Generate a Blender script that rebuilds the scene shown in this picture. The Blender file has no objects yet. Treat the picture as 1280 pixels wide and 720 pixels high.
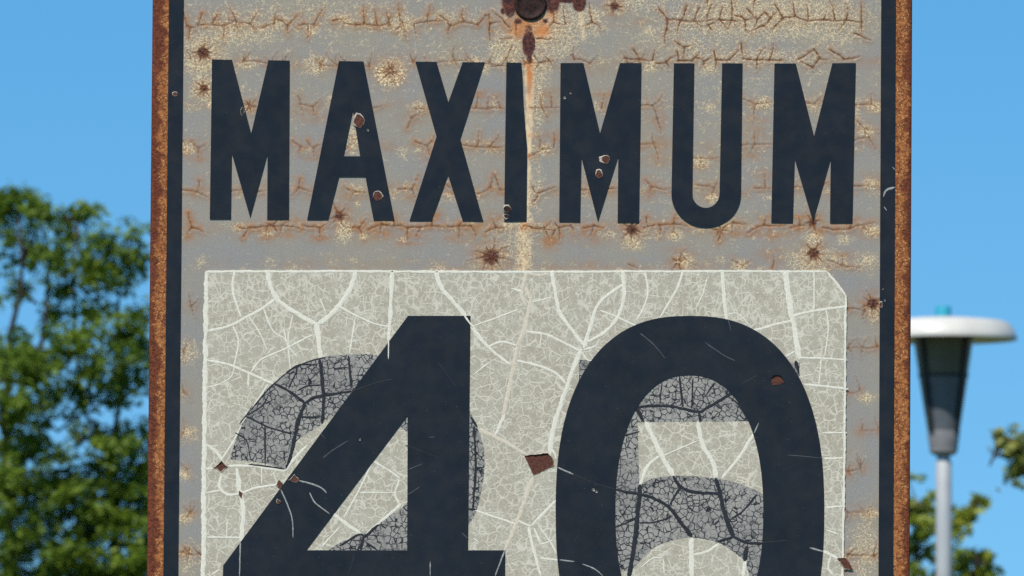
import bpy, bmesh, math, random
import numpy as np
from mathutils import Vector
from mathutils.geometry import tessellate_polygon

scene = bpy.context.scene
COL = scene.collection
R = math.radians

# ------------------------------------------------------------------ camera
CAM_Z, DIST, PITCH, LENS, SENSOR = 1.60, 8.0, R(4.0), 356.0, 36.0
cam_data = bpy.data.cameras.new("camera")
cam = bpy.data.objects.new("camera", cam_data)
COL.objects.link(cam)
cam.location = (0, 0, CAM_Z)
cam.rotation_euler = (R(90) + PITCH, 0, 0)
cam_data.lens = LENS
cam_data.sensor_width = SENSOR
cam_data.clip_start = 0.1
cam_data.clip_end = 3000
cam_data.dof.use_dof = True
cam_data.dof.focus_distance = DIST
cam_data.dof.aperture_fstop = 58
scene.camera = cam

# ------------------------------------------------------------------ sky, sun, exposure
SUN_EL, SUN_AZ = R(52), R(25)          # azimuth: degrees to the left of straight behind the camera
to_sun = Vector((-math.sin(SUN_AZ) * math.cos(SUN_EL), -math.cos(SUN_AZ) * math.cos(SUN_EL), math.sin(SUN_EL)))
world = bpy.data.worlds.new("World")
scene.world = world
world.use_nodes = True
wn, wl = world.node_tree.nodes, world.node_tree.links
wn.clear()
wo = wn.new("ShaderNodeOutputWorld")
wb = wn.new("ShaderNodeBackground")
sky = wn.new("ShaderNodeTexSky")
sky.sky_type = 'NISHITA'
sky.sun_disc = False
sky.sun_elevation = SUN_EL
sky.sun_rotation = math.atan2(to_sun.x, to_sun.y)
sky.altitude = 200
sky.air_density = 1.0
sky.dust_density = 0.0
sky.ozone_density = 2.0
wtc = wn.new("ShaderNodeTexCoord")
wadd = wn.new("ShaderNodeVectorMath"); wadd.operation = 'ADD'
wadd.inputs[1].default_value = (0, 0, 0.13)
wnorm = wn.new("ShaderNodeVectorMath"); wnorm.operation = 'NORMALIZE'
whs = wn.new("ShaderNodeHueSaturation")
whs.inputs['Saturation'].default_value = 1.42
whs.inputs['Hue'].default_value = 0.494
wl.new(wtc.outputs['Generated'], wadd.inputs[0])
wl.new(wadd.outputs[0], wnorm.inputs[0])
wl.new(wnorm.outputs[0], sky.inputs[0])
wl.new(sky.outputs[0], whs.inputs['Color'])
wl.new(whs.outputs[0], wb.inputs[0])
wl.new(wb.outputs[0], wo.inputs[0])
wb.inputs[1].default_value = 0.105

sun_data = bpy.data.lights.new("sun", 'SUN')
sun_data.energy = 4.2
sun_data.angle = R(0.53)
sun_data.color = (1.0, 0.93, 0.82)
sun = bpy.data.objects.new("sun", sun_data)
COL.objects.link(sun)
sun.location = (0, 0, 30)
sun.rotation_euler = (-to_sun).to_track_quat('-Z', 'Y').to_euler()

vs = scene.view_settings
vs.view_transform = 'Standard'
vs.look = 'None'
vs.gamma = 1.0
vs.use_curve_mapping = False
vs.exposure = 0.35
scene.cycles.use_denoising = False
scene.cycles.max_bounces = 6

# ------------------------------------------------------------------ helpers
K = SENSOR / 1280.0 / LENS
CP, SP = math.cos(PITCH), math.sin(PITCH)

def at(u, v, dist):
    """world point seen at photo position (u, v) on the vertical plane dist metres away"""
    dx, dz = (u - 640.0) * K, (360.0 - v) * K
    t = dist / (CP - SP * dz)
    return np.array([t * dx, dist, CAM_Z + t * (SP + CP * dz)])

PX = K * DIST                                    # metres per photo pixel on the sign
ROLL = R(0.42)
CR, SR = math.cos(ROLL), math.sin(ROLL)
_o = at(663, 540, DIST)
OX, OZ = _o[0], _o[2]                            # middle of the sign

def loc(u, v):
    """photo pixel on the sign -> sign-local (x, z), sign turned clockwise by ROLL"""
    p = at(u, v, DIST)
    a, b = p[0] - OX, p[2] - OZ
    return (a * CR - b * SR, a * SR + b * CR)

def unloc(x, z):
    """sign-local arrays -> photo pixels"""
    a, b = x * CR + z * SR, -x * SR + z * CR
    X, Z = a + OX, b + OZ - CAM_Z
    depth = DIST * CP + Z * SP
    return 640 + (X / depth) / K, 360 - ((Z * CP - DIST * SP) / depth) / K

def link(o, parent=None):
    COL.objects.link(o)
    if parent is not None:
        o.parent = parent
    return o

def mesh_obj(name, verts, faces, mat, parent=None, smooth=False):
    me = bpy.data.meshes.new(name)
    me.from_pydata([tuple(map(float, v)) for v in verts], [], [tuple(f) for f in faces])
    me.update()
    if smooth:
        me.polygons.foreach_set('use_smooth', [True] * len(me.polygons))
    me.materials.append(mat)
    return link(bpy.data.objects.new(name, me), parent)

def bm_obj(name, bm, mat, parent=None, smooth=False):
    me = bpy.data.meshes.new(name)
    bm.normal_update()
    bm.to_mesh(me)
    bm.free()
    if smooth:
        me.polygons.foreach_set('use_smooth', [True] * len(me.polygons))
    me.materials.append(mat)
    return link(bpy.data.objects.new(name, me), parent)

def thing(name, label, cat, where=(0, 0, 0), group=None):
    o = bpy.data.objects.new(name, None)
    o.empty_display_size = 0.1
    COL.objects.link(o)
    o.location = where
    o["label"] = label
    o["category"] = cat
    if group:
        o["group"] = group
    return o

class NT:
    """small node-tree writer"""
    def __init__(self, name):
        self.mat = bpy.data.materials.new(name)
        self.mat.use_nodes = True
        self.t = self.mat.node_tree
        self.n, self.l = self.t.nodes, self.t.links
        self.bsdf = self.n['Principled BSDF']
    def link(self, a, b):
        self.l.new(a, b)
    def _in(self, sock, val):
        if hasattr(val, 'is_output') or isinstance(val, bpy.types.NodeSocket):
            self.l.new(val, sock)
        elif val is not None:
            sock.default_value = val
    def coord(self, scale=(1, 1, 1), kind='Object'):
        c = self.n.new('ShaderNodeTexCoord')
        m = self.n.new('ShaderNodeVectorMath'); m.operation = 'MULTIPLY'
        self.l.new(c.outputs[kind], m.inputs[0])
        m.inputs[1].default_value = scale
        return m.outputs[0]
    def vmul(self, vec, s):
        m = self.n.new('ShaderNodeVectorMath'); m.operation = 'MULTIPLY'
        self._in(m.inputs[0], vec); m.inputs[1].default_value = s
        return m.outputs[0]
    def warp(self, vec, scale, amount):
        nz = self.n.new('ShaderNodeTexNoise'); nz.inputs['Scale'].default_value = scale
        nz.inputs['Detail'].default_value = 2
        self.l.new(vec, nz.inputs['Vector'])
        s = self.n.new('ShaderNodeVectorMath'); s.operation = 'SUBTRACT'
        self.l.new(nz.outputs['Color'], s.inputs[0]); s.inputs[1].default_value = (.5, .5, .5)
        m = self.n.new('ShaderNodeVectorMath'); m.operation = 'MULTIPLY_ADD'
        self.l.new(s.outputs[0], m.inputs[0]); m.inputs[1].default_value = (amount,) * 3
        self.l.new(vec, m.inputs[2])
        return m.outputs[0]
    def noise(self, vec, scale, detail=3, rough=0.5, out='Fac'):
        nz = self.n.new('ShaderNodeTexNoise')
        nz.inputs['Scale'].default_value = scale
        nz.inputs['Detail'].default_value = detail
        nz.inputs['Roughness'].default_value = rough
        self.l.new(vec, nz.inputs['Vector'])
        return nz.outputs[out]
    def edge(self, vec, scale, rnd=1.0):
        v = self.n.new('ShaderNodeTexVoronoi'); v.feature = 'DISTANCE_TO_EDGE'
        v.inputs['Scale'].default_value = scale
        v.inputs['Randomness'].default_value = rnd
        self.l.new(vec, v.inputs['Vector'])
        return v.outputs['Distance']
    def ramp(self, x, a, b, lo=0.0, hi=1.0):
        m = self.n.new('ShaderNodeMapRange'); m.interpolation_type = 'SMOOTHSTEP'
        self._in(m.inputs['Value'], x)
        m.inputs['From Min'].default_value = a; m.inputs['From Max'].default_value = b
        m.inputs['To Min'].default_value = lo; m.inputs['To Max'].default_value = hi
        return m.outputs[0]
    def math(self, op, a, b=None, clamp=False):
        m = self.n.new('ShaderNodeMath'); m.operation = op; m.use_clamp = clamp
        self._in(m.inputs[0], a)
        if b is not None:
            self._in(m.inputs[1], b)
        return m.outputs[0]
    def mix(self, fac, a, b):
        m = self.n.new('ShaderNodeMix'); m.data_type = 'RGBA'
        self._in(m.inputs[0], fac)
        for s, c in ((m.inputs[6], a), (m.inputs[7], b)):
            if isinstance(c, tuple):
                s.default_value = (*c, 1.0)
            else:
                self.l.new(c, s)
        return m.outputs[2]
    def attr(self, name):
        a = self.n.new('ShaderNodeAttribute'); a.attribute_name = name
        s = self.n.new('ShaderNodeSeparateColor')
        self.l.new(a.outputs['Color'], s.inputs[0])
        return s.outputs[0], s.outputs[1], s.outputs[2]
    def bump(self, h, strength, dist):
        b = self.n.new('ShaderNodeBump')
        b.inputs['Strength'].default_value = strength
        b.inputs['Distance'].default_value = dist
        self.l.new(h, b.inputs['Height'])
        self.l.new(b.outputs[0], self.bsdf.inputs['Normal'])
    def done(self, color, rough=0.5, spec=0.5, metal=0.0):
        self._in(self.bsdf.inputs['Base Color'], (*color, 1.0) if isinstance(color, tuple) else color)
        self._in(self.bsdf.inputs['Roughness'], rough)
        self._in(self.bsdf.inputs['Specular IOR Level'], spec)
        self._in(self.bsdf.inputs['Metallic'], metal)
        return self.mat

PXV = (1 / PX,) * 3                              # object coordinates in photo pixels

# ------------------------------------------------------------------ materials
def m_sheet():
    t = NT('grey_sheeting')
    p = t.coord(PXV)
    D, S, C = t.attr('wear_a')
    B, KL, H = t.attr('wear_glint')
    big = t.noise(p, 0.012, 3)
    col = t.mix(t.ramp(big, .35, .66), (.250, .243, .232), (.285, .255, .205))
    streak = t.noise(t.vmul(p, (.55, 1, .03)), 1.0, 3, .6)
    col = t.mix(t.ramp(streak, .42, .72, 0, .22), col, (.19, .20, .215))
    fine = t.noise(p, .85, 2, .6)
    col = t.mix(t.ramp(fine, .50, .68, 0, .50), col, (.42, .405, .36))
    col = t.mix(t.ramp(fine, .46, .30, 0, .50), col, (.155, .15, .145))
    # hairline crackle, cream coloured, denser where the sheeting is bleached
    pw = t.warp(t.warp(p, .09, 7), .4, 2.2)
    e1 = t.edge(pw, 1 / 5.2)
    l1 = t.ramp(e1, .15, .05)
    brk = t.noise(p, .16, 2)
    thr = t.math('ADD', B, t.ramp(t.noise(p, .03, 3), .5, .75, 0, .16))
    m1 = t.ramp(t.math('ADD', thr, t.math('MULTIPLY', t.math('SUBTRACT', brk, .5), 1.7)), .22, .68)
    fl = t.math('MULTIPLY', l1, m1)
    col = t.mix(t.math('MULTIPLY', B, .62, True), col, (.315, .255, .165))
    # rust stain
    sn = t.math('MULTIPLY', S, t.ramp(t.noise(p, .13, 4, .65), .34, .60, .30, 1.25), True)
    col = t.mix(t.math('MULTIPLY', sn, .80, True), col, (.335, .145, .045))
    gl = t.ramp(t.noise(p, .33, 2), .47, .62)
    col = t.mix(t.math('MULTIPLY', fl, t.math('ADD', .30, t.math('MULTIPLY', gl, .55)), True), col, (.60, .475, .28))
    # glints of light on lifted flakes, painted into the colour
    hg = t.math('MULTIPLY', H, t.ramp(t.noise(p, .42, 2, .6), .5, .6), True)
    col = t.mix(hg, col, (.80, .62, .35))
    g2 = t.math('MULTIPLY', t.ramp(B, .15, .7), t.ramp(t.noise(p, .55, 2, .5), .58, .66, 0, .85), True)
    col = t.mix(g2, col, (.78, .64, .42))
    cn = t.math('MULTIPLY', C, t.ramp(t.noise(t.vmul(p, (1, 1, .45)), .22, 4, .65), .30, .62, .35, 1.15), True)
    ccol = t.mix(t.ramp(S, .35, .8), (.70, .53, .32), (.54, .20, .060))
    col = t.mix(cn, col, ccol)
    dn = t.ramp(t.math('ADD', D, t.math('MULTIPLY', t.math('SUBTRACT', t.noise(p, .3, 4, .7), .5), .7)), .28, .72)
    dn = t.math('MULTIPLY', dn, t.ramp(D, .02, .15), True)
    dcol = t.mix(t.ramp(t.noise(p, .25, 4, .7), .35, .7), (.026, .008, .009), (.135, .034, .015))
    col = t.mix(dn, col, dcol)
    kn = t.math('MULTIPLY', KL, t.ramp(t.noise(p, .12, 2), .3, .6, .9, 1.25), True)
    col = t.mix(kn, col, (.135, .050, .013))
    hgt = t.math('ADD', t.math('MULTIPLY', fine, .5), t.math('ADD', t.math('MULTIPLY', fl, .9), t.math('MULTIPLY', H, .8)))
    t.bump(hgt, .55, .0002)
    return t.done(col, .5, .35)

def crack_lines(t, p):
    """fine curly crackle of the old number sheeting, 0..1"""
    pw = t.warp(t.warp(p, .035, 8), .15, 2.4)
    a = t.math('MULTIPLY', t.ramp(t.edge(pw, 1 / 13.0), .062, .022),
               t.ramp(t.noise(p, .07, 3), .40, .50, .05, .85))
    b = t.math('MULTIPLY', t.ramp(t.edge(pw, 1 / 7.0), .095, .03),
               t.ramp(t.noise(p, .12, 3), .47, .58, 0, .75))
    pa = t.warp(t.vmul(t.warp(p, .03, 6), (1, 1, .26)), .22, 1.5)
    sx = t.n.new('ShaderNodeSeparateXYZ'); t.l.new(p, sx.inputs[0])
    band = t.ramp(t.math('ADD', sx.outputs[2], t.math('MULTIPLY', t.noise(p, .018, 2), 90)), 740, 790)
    c = t.math('MULTIPLY', t.ramp(t.edge(pa, 1 / 7.5), .10, .035), t.math('MULTIPLY', band, t.ramp(t.noise(p, .07, 2), .42, .56, 0, .7)))
    d = t.math('MULTIPLY', t.ramp(t.edge(t.warp(p, .2, 4), 1 / 4.6), .15, .05), t.ramp(t.noise(p, .1, 3), .42, .58, 0, .36))
    return t.math('MAXIMUM', t.math('MAXIMUM', t.math('MAXIMUM', a, b), c), d)

def m_patch(ghost):
    t = NT('faded_black_print' if ghost else 'old_number_sheeting')
    p = t.coord(PXV)
    ln = crack_lines(t, p)
    big = t.noise(p, .014, 3)
    fine = t.noise(p, .5, 3, .7)
    if ghost:
        col = t.mix(t.ramp(big, .35, .65), (.255, .245, .225), (.32, .305, .275))
        col = t.mix(t.ramp(fine, .5, .75, 0, .4), col, (.42, .42, .40))
        col = t.mix(t.ramp(fine, .45, .3, 0, .5), col, (.13, .13, .13))
        pw = t.warp(p, .15, 2.6)
        ln = t.math('MULTIPLY', t.ramp(t.edge(pw, 1 / 7.0), .10, .035), t.ramp(t.noise(p, .1, 2), .38, .48, .25, 1))
        ln = t.math('MAXIMUM', ln, t.math('MULTIPLY', t.ramp(t.edge(pw, 1 / 4.0), .14, .06), t.ramp(t.noise(p, .13, 2), .48, .6, 0, .6)))
        col = t.mix(ln, col, (.014, .017, .023))
        t.bump(t.math('SUBTRACT', t.math('MULTIPLY', fine, .4), ln), .5, .00025)
    else:
        col = t.mix(t.ramp(big, .33, .66), (.405, .375, .298), (.372, .335, .258))
        col = t.mix(t.ramp(fine, .5, .68, 0, .55), col, (.50, .475, .39))
        col = t.mix(t.ramp(fine, .46, .28, 0, .45), col, (.27, .25, .20))
        col = t.mix(t.math('MULTIPLY', ln, .74), col, (.70, .67, .555))
        t.bump(t.math('ADD', t.math('MULTIPLY', fine, .5), ln), .45, .00022)
    return t.done(col, .55, .3)

def m_strip(name, ca, cb, rough=.6):
    t = NT(name)
    p = t.coord(PXV)
    n = t.noise(p, .45, 3, .6)
    col = t.mix(t.ramp(n, .32, .66), ca, cb)
    t.bump(n, .4, .0002)
    return t.done(col, rough, .25)

def m_black(name, base=(.0085, .0095, .0125)):
    t = NT(name)
    p = t.coord(PXV)
    n = t.noise(p, .02, 3)
    f = t.noise(p, .7, 3, .6)
    col = t.mix(t.ramp(n, .3, .7), base, tuple(c * 1.35 for c in base))
    sp = t.noise(p, .35, 2, .5)
    col = t.mix(t.ramp(sp, .70, .76, 0, .35), col, (.10, .10, .10))
    t.bump(t.math('ADD', f, t.math('MULTIPLY', t.noise(p, .06, 3), 2.0)), .25, .0002)
    rough = t.ramp(t.noise(p, .05, 3), .3, .7, .30, .46)
    return t.done(col, rough, .38)

def m_rust_edge(halfw):
    t = NT('rusted_steel_edge')
    c = t.n.new('ShaderNodeTexCoord')
    sx = t.n.new('ShaderNodeSeparateXYZ'); t.l.new(c.outputs['Object'], sx.inputs[0])
    p = t.coord(PXV)
    d = t.math('MULTIPLY', t.math('SUBTRACT', halfw, t.math('ABSOLUTE', sx.outputs[0])), 1 / PX)
    jag = t.math('MULTIPLY', t.math('SUBTRACT', t.noise(p, .16, 4, .7), .5), 17)
    jag = t.math('SUBTRACT', jag, t.math('MULTIPLY', t.math('LESS_THAN', sx.outputs[0], 0.0), 5.5))
    rows = t.noise(t.vmul(p, (.15, 0, 1)), .035, 3, .6)
    keep = t.ramp(t.math('ADD', d, t.math('ADD', jag, t.math('MULTIPLY', t.math('SUBTRACT', rows, .5), 44))), 3.0, 8.0)
    n1 = t.noise(p, .35, 4, .7)
    bare = t.mix(t.ramp(n1, .3, .7), (.060, .014, .008), (.190, .050, .018))
    orange = t.mix(t.ramp(t.noise(p, .28, 4, .65), .34, .66), (.19, .052, .015), (.40, .155, .047))
    pw = t.warp(p, .3, 3)
    ck = t.math('MULTIPLY', t.ramp(t.edge(pw, 1 / 6.5), .12, .03), t.ramp(t.noise(p, .11, 3), .42, .58))
    orange = t.mix(t.math('MULTIPLY', ck, .7), orange, (.09, .028, .012))
    orange = t.mix(t.ramp(t.noise(p, .45, 2), .60, .68, 0, .8), orange, (.58, .35, .15))
    # the sheeting's last pale millimetre beside the black border
    col = t.mix(keep, bare, orange)
    h = t.math('ADD', t.math('MULTIPLY', keep, 1.0), t.math('ADD', t.math('MULTIPLY', n1, .8), t.math('MULTIPLY', ck, -.7)))
    t.bump(h, .7, .0004)
    return t.done(col, .75, .25)

def m_rust(name, a, b, scale=.3):
    t = NT(name)
    p = t.coord(PXV)
    n = t.noise(p, scale, 4, .7)
    t.bump(n, .6, .0004)
    return t.done(t.mix(t.ramp(n, .33, .68), a, b), .7, .25)

def m_plain(name, a, b, scale, rough=.5, spec=.5, metal=0.0, bump=0.0):
    t = NT(name)
    p = t.coord()
    n = t.noise(p, scale, 4, .6)
    if bump:
        t.bump(n, .4, bump)
    return t.done(t.mix(t.ramp(n, .3, .7), a, b), rough, spec, metal)

M_SHEET = m_sheet()
M_PATCH = m_patch(False)
M_GHOST = m_patch(True)
M_CREAM = m_strip('cream_adhesive', (.62, .595, .495), (.73, .705, .60))
M_TAN = m_strip('rust_tinted_adhesive', (.55, .47, .35), (.63, .58, .48))
M_DARK = m_strip('black_backing', (.013, .016, .021), (.024, .028, .034))
M_SCR = m_strip('pale_scratch', (.20, .21, .215), (.36, .36, .34))
M_SCRDIM = m_strip('dim_scratch', (.045, .052, .062), (.085, .09, .10))
M_BLACK = m_black('black_vinyl')
M_NUM = m_black('new_black_vinyl', (.0095, .0105, .0135))
M_CHIP = m_rust('bare_rust', (.055, .020, .014), (.13, .045, .026))
M_RIM = m_strip('lifted_flake_edge', (.26, .21, .16), (.50, .45, .37))
M_BOLT = m_rust('rusted_shaded_bolt', (.004, .003, .003), (.045, .016, .011))  # rust darkened to near black, the shade of a hole put into the colour
M_STEEL = m_plain('galvanised_steel', (.30, .31, .32), (.42, .43, .44), 40, .5, .5, .6)

# ------------------------------------------------------------------ ground
def m_ground():
    t = NT('grass_ground')
    p = t.coord()
    n = t.noise(p, .35, 5, .65); f = t.noise(p, 18, 3, .7)
    col = t.mix(t.ramp(n, .35, .65), (.065, .095, .030), (.12, .115, .055))
    col = t.mix(t.ramp(f, .4, .7, 0, .5), col, (.045, .07, .02))
    t.bump(f, .6, .02)
    return t.done(col, .9, .2)
g = mesh_obj('ground', [(-1500, -1500, 0), (1500, -1500, 0), (1500, 1500, 0), (-1500, 1500, 0)], [(0, 1, 2, 3)], m_ground())
g["kind"] = "structure"

# ------------------------------------------------------------------ the sign
X_L, X_R = loc(187.2, 360)[0], loc(1138.6, 360)[0]
HALF = (X_R - X_L) / 2
XC = (X_R + X_L) / 2
Z_T, Z_B = loc(663, -62)[1], loc(663, 1135)[1]
sign = thing('speed_limit_sign', 'rusted speed limit sign reading MAXIMUM 40 with cracked white number patch', 'sign')
BASE = Z_B
# empty at the sign's bottom edge, turned clockwise
sign.location = (OX + Z_B * SR, DIST, OZ + Z_B * CR)
sign.rotation_euler = (0, ROLL, 0)

def V3(u, v, y):
    x, z = loc(u, v)
    return (x, y, z - BASE)

def prism(name, loops, y0, y1, mat, parent):
    """solid from photo-pixel loops (first outer, others holes), back at y0, front at y1"""
    tri = tessellate_polygon([[Vector((u, v, 0)) for u, v in lp] for lp in loops])
    flat = [q for lp in loops for q in lp]
    n = len(flat)
    verts = [V3(u, v, y1) for u, v in flat] + [V3(u, v, y0) for u, v in flat]
    faces = [tuple(f) for f in tri]
    faces += [tuple(i + n for i in reversed(f)) for f in tri]
    k = 0
    for lp in loops:
        m = len(lp)
        for i in range(m):
            a, b = k + i, k + (i + 1) % m
            faces.append((a, b, b + n, a + n))
        k += m
    bm = bmesh.new()
    vs_ = [bm.verts.new(v) for v in verts]
    for f in faces:
        try:
            bm.faces.new([vs_[i] for i in f])
        except ValueError:
            pass
    bmesh.ops.recalc_face_normals(bm, faces=bm.faces)
    return bm_obj(name, bm, mat, parent)

def rrect(x0, z0, x1, z1, r, n=8):
    pts = []
    for cx, cz, a0 in ((x1 - r, z1 - r, 0), (x0 + r, z1 - r, 90), (x0 + r, z0 + r, 180), (x1 - r, z0 + r, 270)):
        for i in range(n + 1):
            a = R(a0 + 90 * i / n)
            pts.append((cx + r * math.cos(a), cz + r * math.sin(a)))
    return pts

# plate: steel with rolled, rusted edges
def plate():
    r = 0.030
    rings = []
    for inset, y in ((0.0035, .0022), (0.0006, .0015), (0, 0.0004), (.0007, -.0006), (.0022, -.0011), (0.0125, -.0011), (0.0160, -.0002)):
        rings.append([(x, y, z - BASE) for x, z in rrect(X_L + inset, Z_B + inset, X_R - inset, Z_T - inset, max(r - inset, .004))])
    n = len(rings[0])
    verts = [v for rg in rings for v in rg]
    faces = []
    for k in range(len(rings) - 1):
        for i in range(n):
            j = (i + 1) % n
            faces.append((k * n + i, k * n + j, (k + 1) * n + j, (k + 1) * n + i))
    faces.append(tuple(reversed(range(n))))
    faces.append(tuple(range((len(rings) - 1) * n, len(rings) * n)))
    bm = bmesh.new()
    vv = [bm.verts.new(v) for v in verts]
    for f in faces:
        bm.faces.new([vv[i] for i in f])
    bmesh.ops.recalc_face_normals(bm, faces=bm.faces)
    o = bm_obj('plate', bm, m_rust_edge(HALF), sign)
    # centre the mesh on its own middle so that both edges wear alike
    o.location.x = XC
    o.data.transform(__import__('mathutils').Matrix.Translation((-XC, 0, 0)))
    return o
plate()

def ring_part(name, out, inn, y0, y1, mat, parent):
    n = len(out)
    verts = [(x, y1, z - BASE) for x, z in out] + [(x, y1, z - BASE) for x, z in inn] + \
            [(x, y0, z - BASE) for x, z in out] + [(x, y0, z - BASE) for x, z in inn]
    faces = []
    for i in range(n):
        j = (i + 1) % n
        faces += [(i, j, n + j, n + i), (2 * n + i, 2 * n + j, j, i), (n + i, n + j, 3 * n + j, 3 * n + i)]
    return mesh_obj(name, verts, faces, mat, parent)
bo, bi = 20.6 * PX, 39.0 * PX
ring_part('black_border',
          rrect(X_L + bo, Z_B + bo, X_R - bo, Z_T - bo, .022),
          rrect(X_L + bi, Z_B + bi, X_R - bi, Z_T - bi, .012), -.0004, -.0016, M_BLACK, sign)

# ---- worn grey sheeting: fine grid with wear and painted glint fields on its vertices
def sheeting():
    step = 1.05 * PX
    xs = np.arange(X_L + 30 * PX, X_R - 30 * PX, step)
    z_top, z_bot = Z_T - 30 * PX, Z_B + 30 * PX
    zd0, zd1 = loc(663, -30)[1], loc(663, 760)[1]
    zs = np.concatenate([np.linspace(z_top, zd0, 8)[:-1], np.arange(zd0, zd1, -step), np.linspace(zd1, z_bot, 60)])
    XX, ZZ = np.meshgrid(xs, zs)
    U, V = unloc(XX, ZZ)
    nz, nx = XX.shape
    F = {k: np.zeros_like(XX) for k in 'DSCBKH'}
    hgt = np.zeros_like(XX)
    rnd = random.Random(11)

    def window(u0, u1, v0, v1):
        x0, z1 = loc(u0, (v0 + v1) / 2)[0] - 3 * step, loc((u0 + u1) / 2, v0)[1] + 3 * step
        x1, z0 = loc(u1, (v0 + v1) / 2)[0] + 3 * step, loc((u0 + u1) / 2, v1)[1] - 3 * step
        a, b = np.searchsorted(xs, (x0, x1))
        c = int(np.searchsorted(-zs, -z1)); d = int(np.searchsorted(-zs, -z0))
        return slice(max(c, 0), max(d, 0)), slice(max(a, 0), max(b, 0))

    def seg(p, q, w0, w1, amp=1.0, halo=0.0, hw=7.0):
        pad = max(w0, w1) + 3 * hw
        sl = window(min(p[0], q[0]) - pad, max(p[0], q[0]) + pad, min(p[1], q[1]) - pad, max(p[1], q[1]) + pad)
        u, v = U[sl], V[sl]
        if u.size == 0:
            return
        dx, dy = q[0] - p[0], q[1] - p[1]
        L2 = dx * dx + dy * dy + 1e-6
        s = np.clip(((u - p[0]) * dx + (v - p[1]) * dy) / L2, 0, 1)
        d = np.hypot(u - p[0] - s * dx, v - p[1] - s * dy)
        w = w0 + (w1 - w0) * s
        line = np.clip((w * .5 + .38 - d) / .95, 0, 1) * amp
        F['K'][sl] = np.maximum(F['K'][sl], line)
        if halo > 0:
            F['S'][sl] = np.maximum(F['S'][sl], halo * .95 * np.exp(-(d / (hw * 1.25)) ** 2) * (1 - .5 * s))
        lift = np.exp(-((d - 1.6 - w) / 1.8) ** 2) * .42 * amp - .5 * line
        hgt[sl] = np.where(np.abs(lift) > np.abs(hgt[sl]), lift, hgt[sl])

    def wig(p, q, w0, w1, amp=1.0, halo=0.0, hw=7.0, bend=.14):
        L = math.hypot(q[0] - p[0], q[1] - p[1])
        n = max(2, int(L / 6))
        nx_, ny_ = -(q[1] - p[1]) / (L + 1e-6), (q[0] - p[0]) / (L + 1e-6)
        k = rnd.uniform(-bend, bend) * L
        prev = p
        for i in range(1, n + 1):
            s = i / n
            o = k * math.sin(math.pi * s) + (rnd.uniform(-.9, .9) if i < n else 0)
            cur = (p[0] + (q[0] - p[0]) * s + nx_ * o, p[1] + (q[1] - p[1]) * s + ny_ * o)
            seg(prev, cur, w0 + (w1 - w0) * (i - 1) / n, w0 + (w1 - w0) * s, amp * (1 - .3 * s), halo, hw)
            prev = cur

    def blob(key, u, v, ru, rv, amp, pw=2.0, rot=0.0):
        sl = window(u - 3 * ru, u + 3 * ru, v - 3 * rv, v + 3 * rv)
        if U[sl].size == 0:
            return
        c, s = math.cos(rot), math.sin(rot)
        a = ((U[sl] - u) * c + (V[sl] - v) * s) / ru
        b = (-(U[sl] - u) * s + (V[sl] - v) * c) / rv
        val = amp * np.exp(-np.power(a * a + b * b, pw / 2))
        F[key][sl] = np.maximum(F[key][sl], val)

    def polar(u, n_up, n_dn, c, ls, ang0, w, amp, halo):
        pass

    def node(u, v, k, halo, up=(8, 20), dn=(5, 13), w=1.9):
        n = rnd.choice((1, 1, 2, 2, 3))
        for i in range(n):
            a = R(-90 + rnd.uniform(-52, 52))
            L = rnd.uniform(*up)
            wig((u, v), (u + L * math.cos(a), v + L * math.sin(a)), w, .5, k, halo * .5, 5.5)
        if rnd.random() < .6:
            a = R(90 + rnd.uniform(-45, 45))
            L = rnd.uniform(*dn)
            wig((u, v), (u + L * math.cos(a), v + L * math.sin(a)), w, .5, k, halo * .6, 5.5)
        blob('S', u, v, rnd.uniform(7, 13), rnd.uniform(6, 10), halo)
        blob('K', u, v, 1.9, 1.7, k * .9)

    def sm(x, a, b):
        x = min(max((x - a) / (b - a), 0), 1)
        return x * x * (3 - 2 * x)

    rows = [(-20, .9), (29, .85), (79, .75), (132, .55), (185, .62), (237, .68), (287, .95), (331, .55),
            (385, .8), (436, .7), (489, .55), (541, .45), (586, .7), (641, .65), (693, .9), (742, .7)]
    for rv, ra in rows:
        u = 229 + rnd.uniform(0, 10)
        prev = None
        ph = rnd.uniform(0, 6.28)
        while u < 1102:
            dens = .56 + .34 * math.sin(u * .021 + ph) + .18 * math.sin(u * .063 + 2 * ph)
            if rv in (79, 287) and dens < .6:
                dens = .6
            if rv > 340:
                dens = .8
                if 257 < u < 1058:
                    u = 1060; prev = None
            if 0 < rv < 340 and (rv != 79 or u > 815):
                dens = 0
            if rv == 331 and u < 520:
                dens = .12
            right_top = sm(u, 790, 850) * (1 - sm(rv, 40, 100))
            if rnd.random() < dens:
                v = rv + rnd.gauss(0, 2.6)
                k = min(1.0, ra * rnd.uniform(.75, 1.2))
                if 285 > rv > 90:
                    k *= .8
                halo = (1.0 if rv in (287, 237, 185) else .7) * rnd.uniform(.55, 1.1) * (1 - .6 * right_top)
                if rv == 287:
                    halo *= 1.2
                up = (10, 20) if right_top < .5 else (16, 34)
                node(u, v, k, halo, up, (5, 13) if right_top < .5 else (10, 22), 1.9 + .5 * right_top)
                if prev and u - prev[0] < 46 and rnd.random() < .8:
                    wig(prev, (u, v), 1.7, 1.5, k * .9, halo * .75, 6.5, .10)
                if rnd.random() < .32 + .1 * right_top:      # golden lifted crackle with painted glints
                    gx, gy = u + rnd.uniform(-10, 10), v + rnd.uniform(-2, 13)
                    blob('B', gx, gy, rnd.uniform(8, 16), rnd.uniform(6, 11), rnd.uniform(.5, 1.0))
                    blob('H', gx, gy, rnd.uniform(5, 10), rnd.uniform(4, 8), rnd.uniform(.35, .8))
                prev = (u, v)
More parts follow.
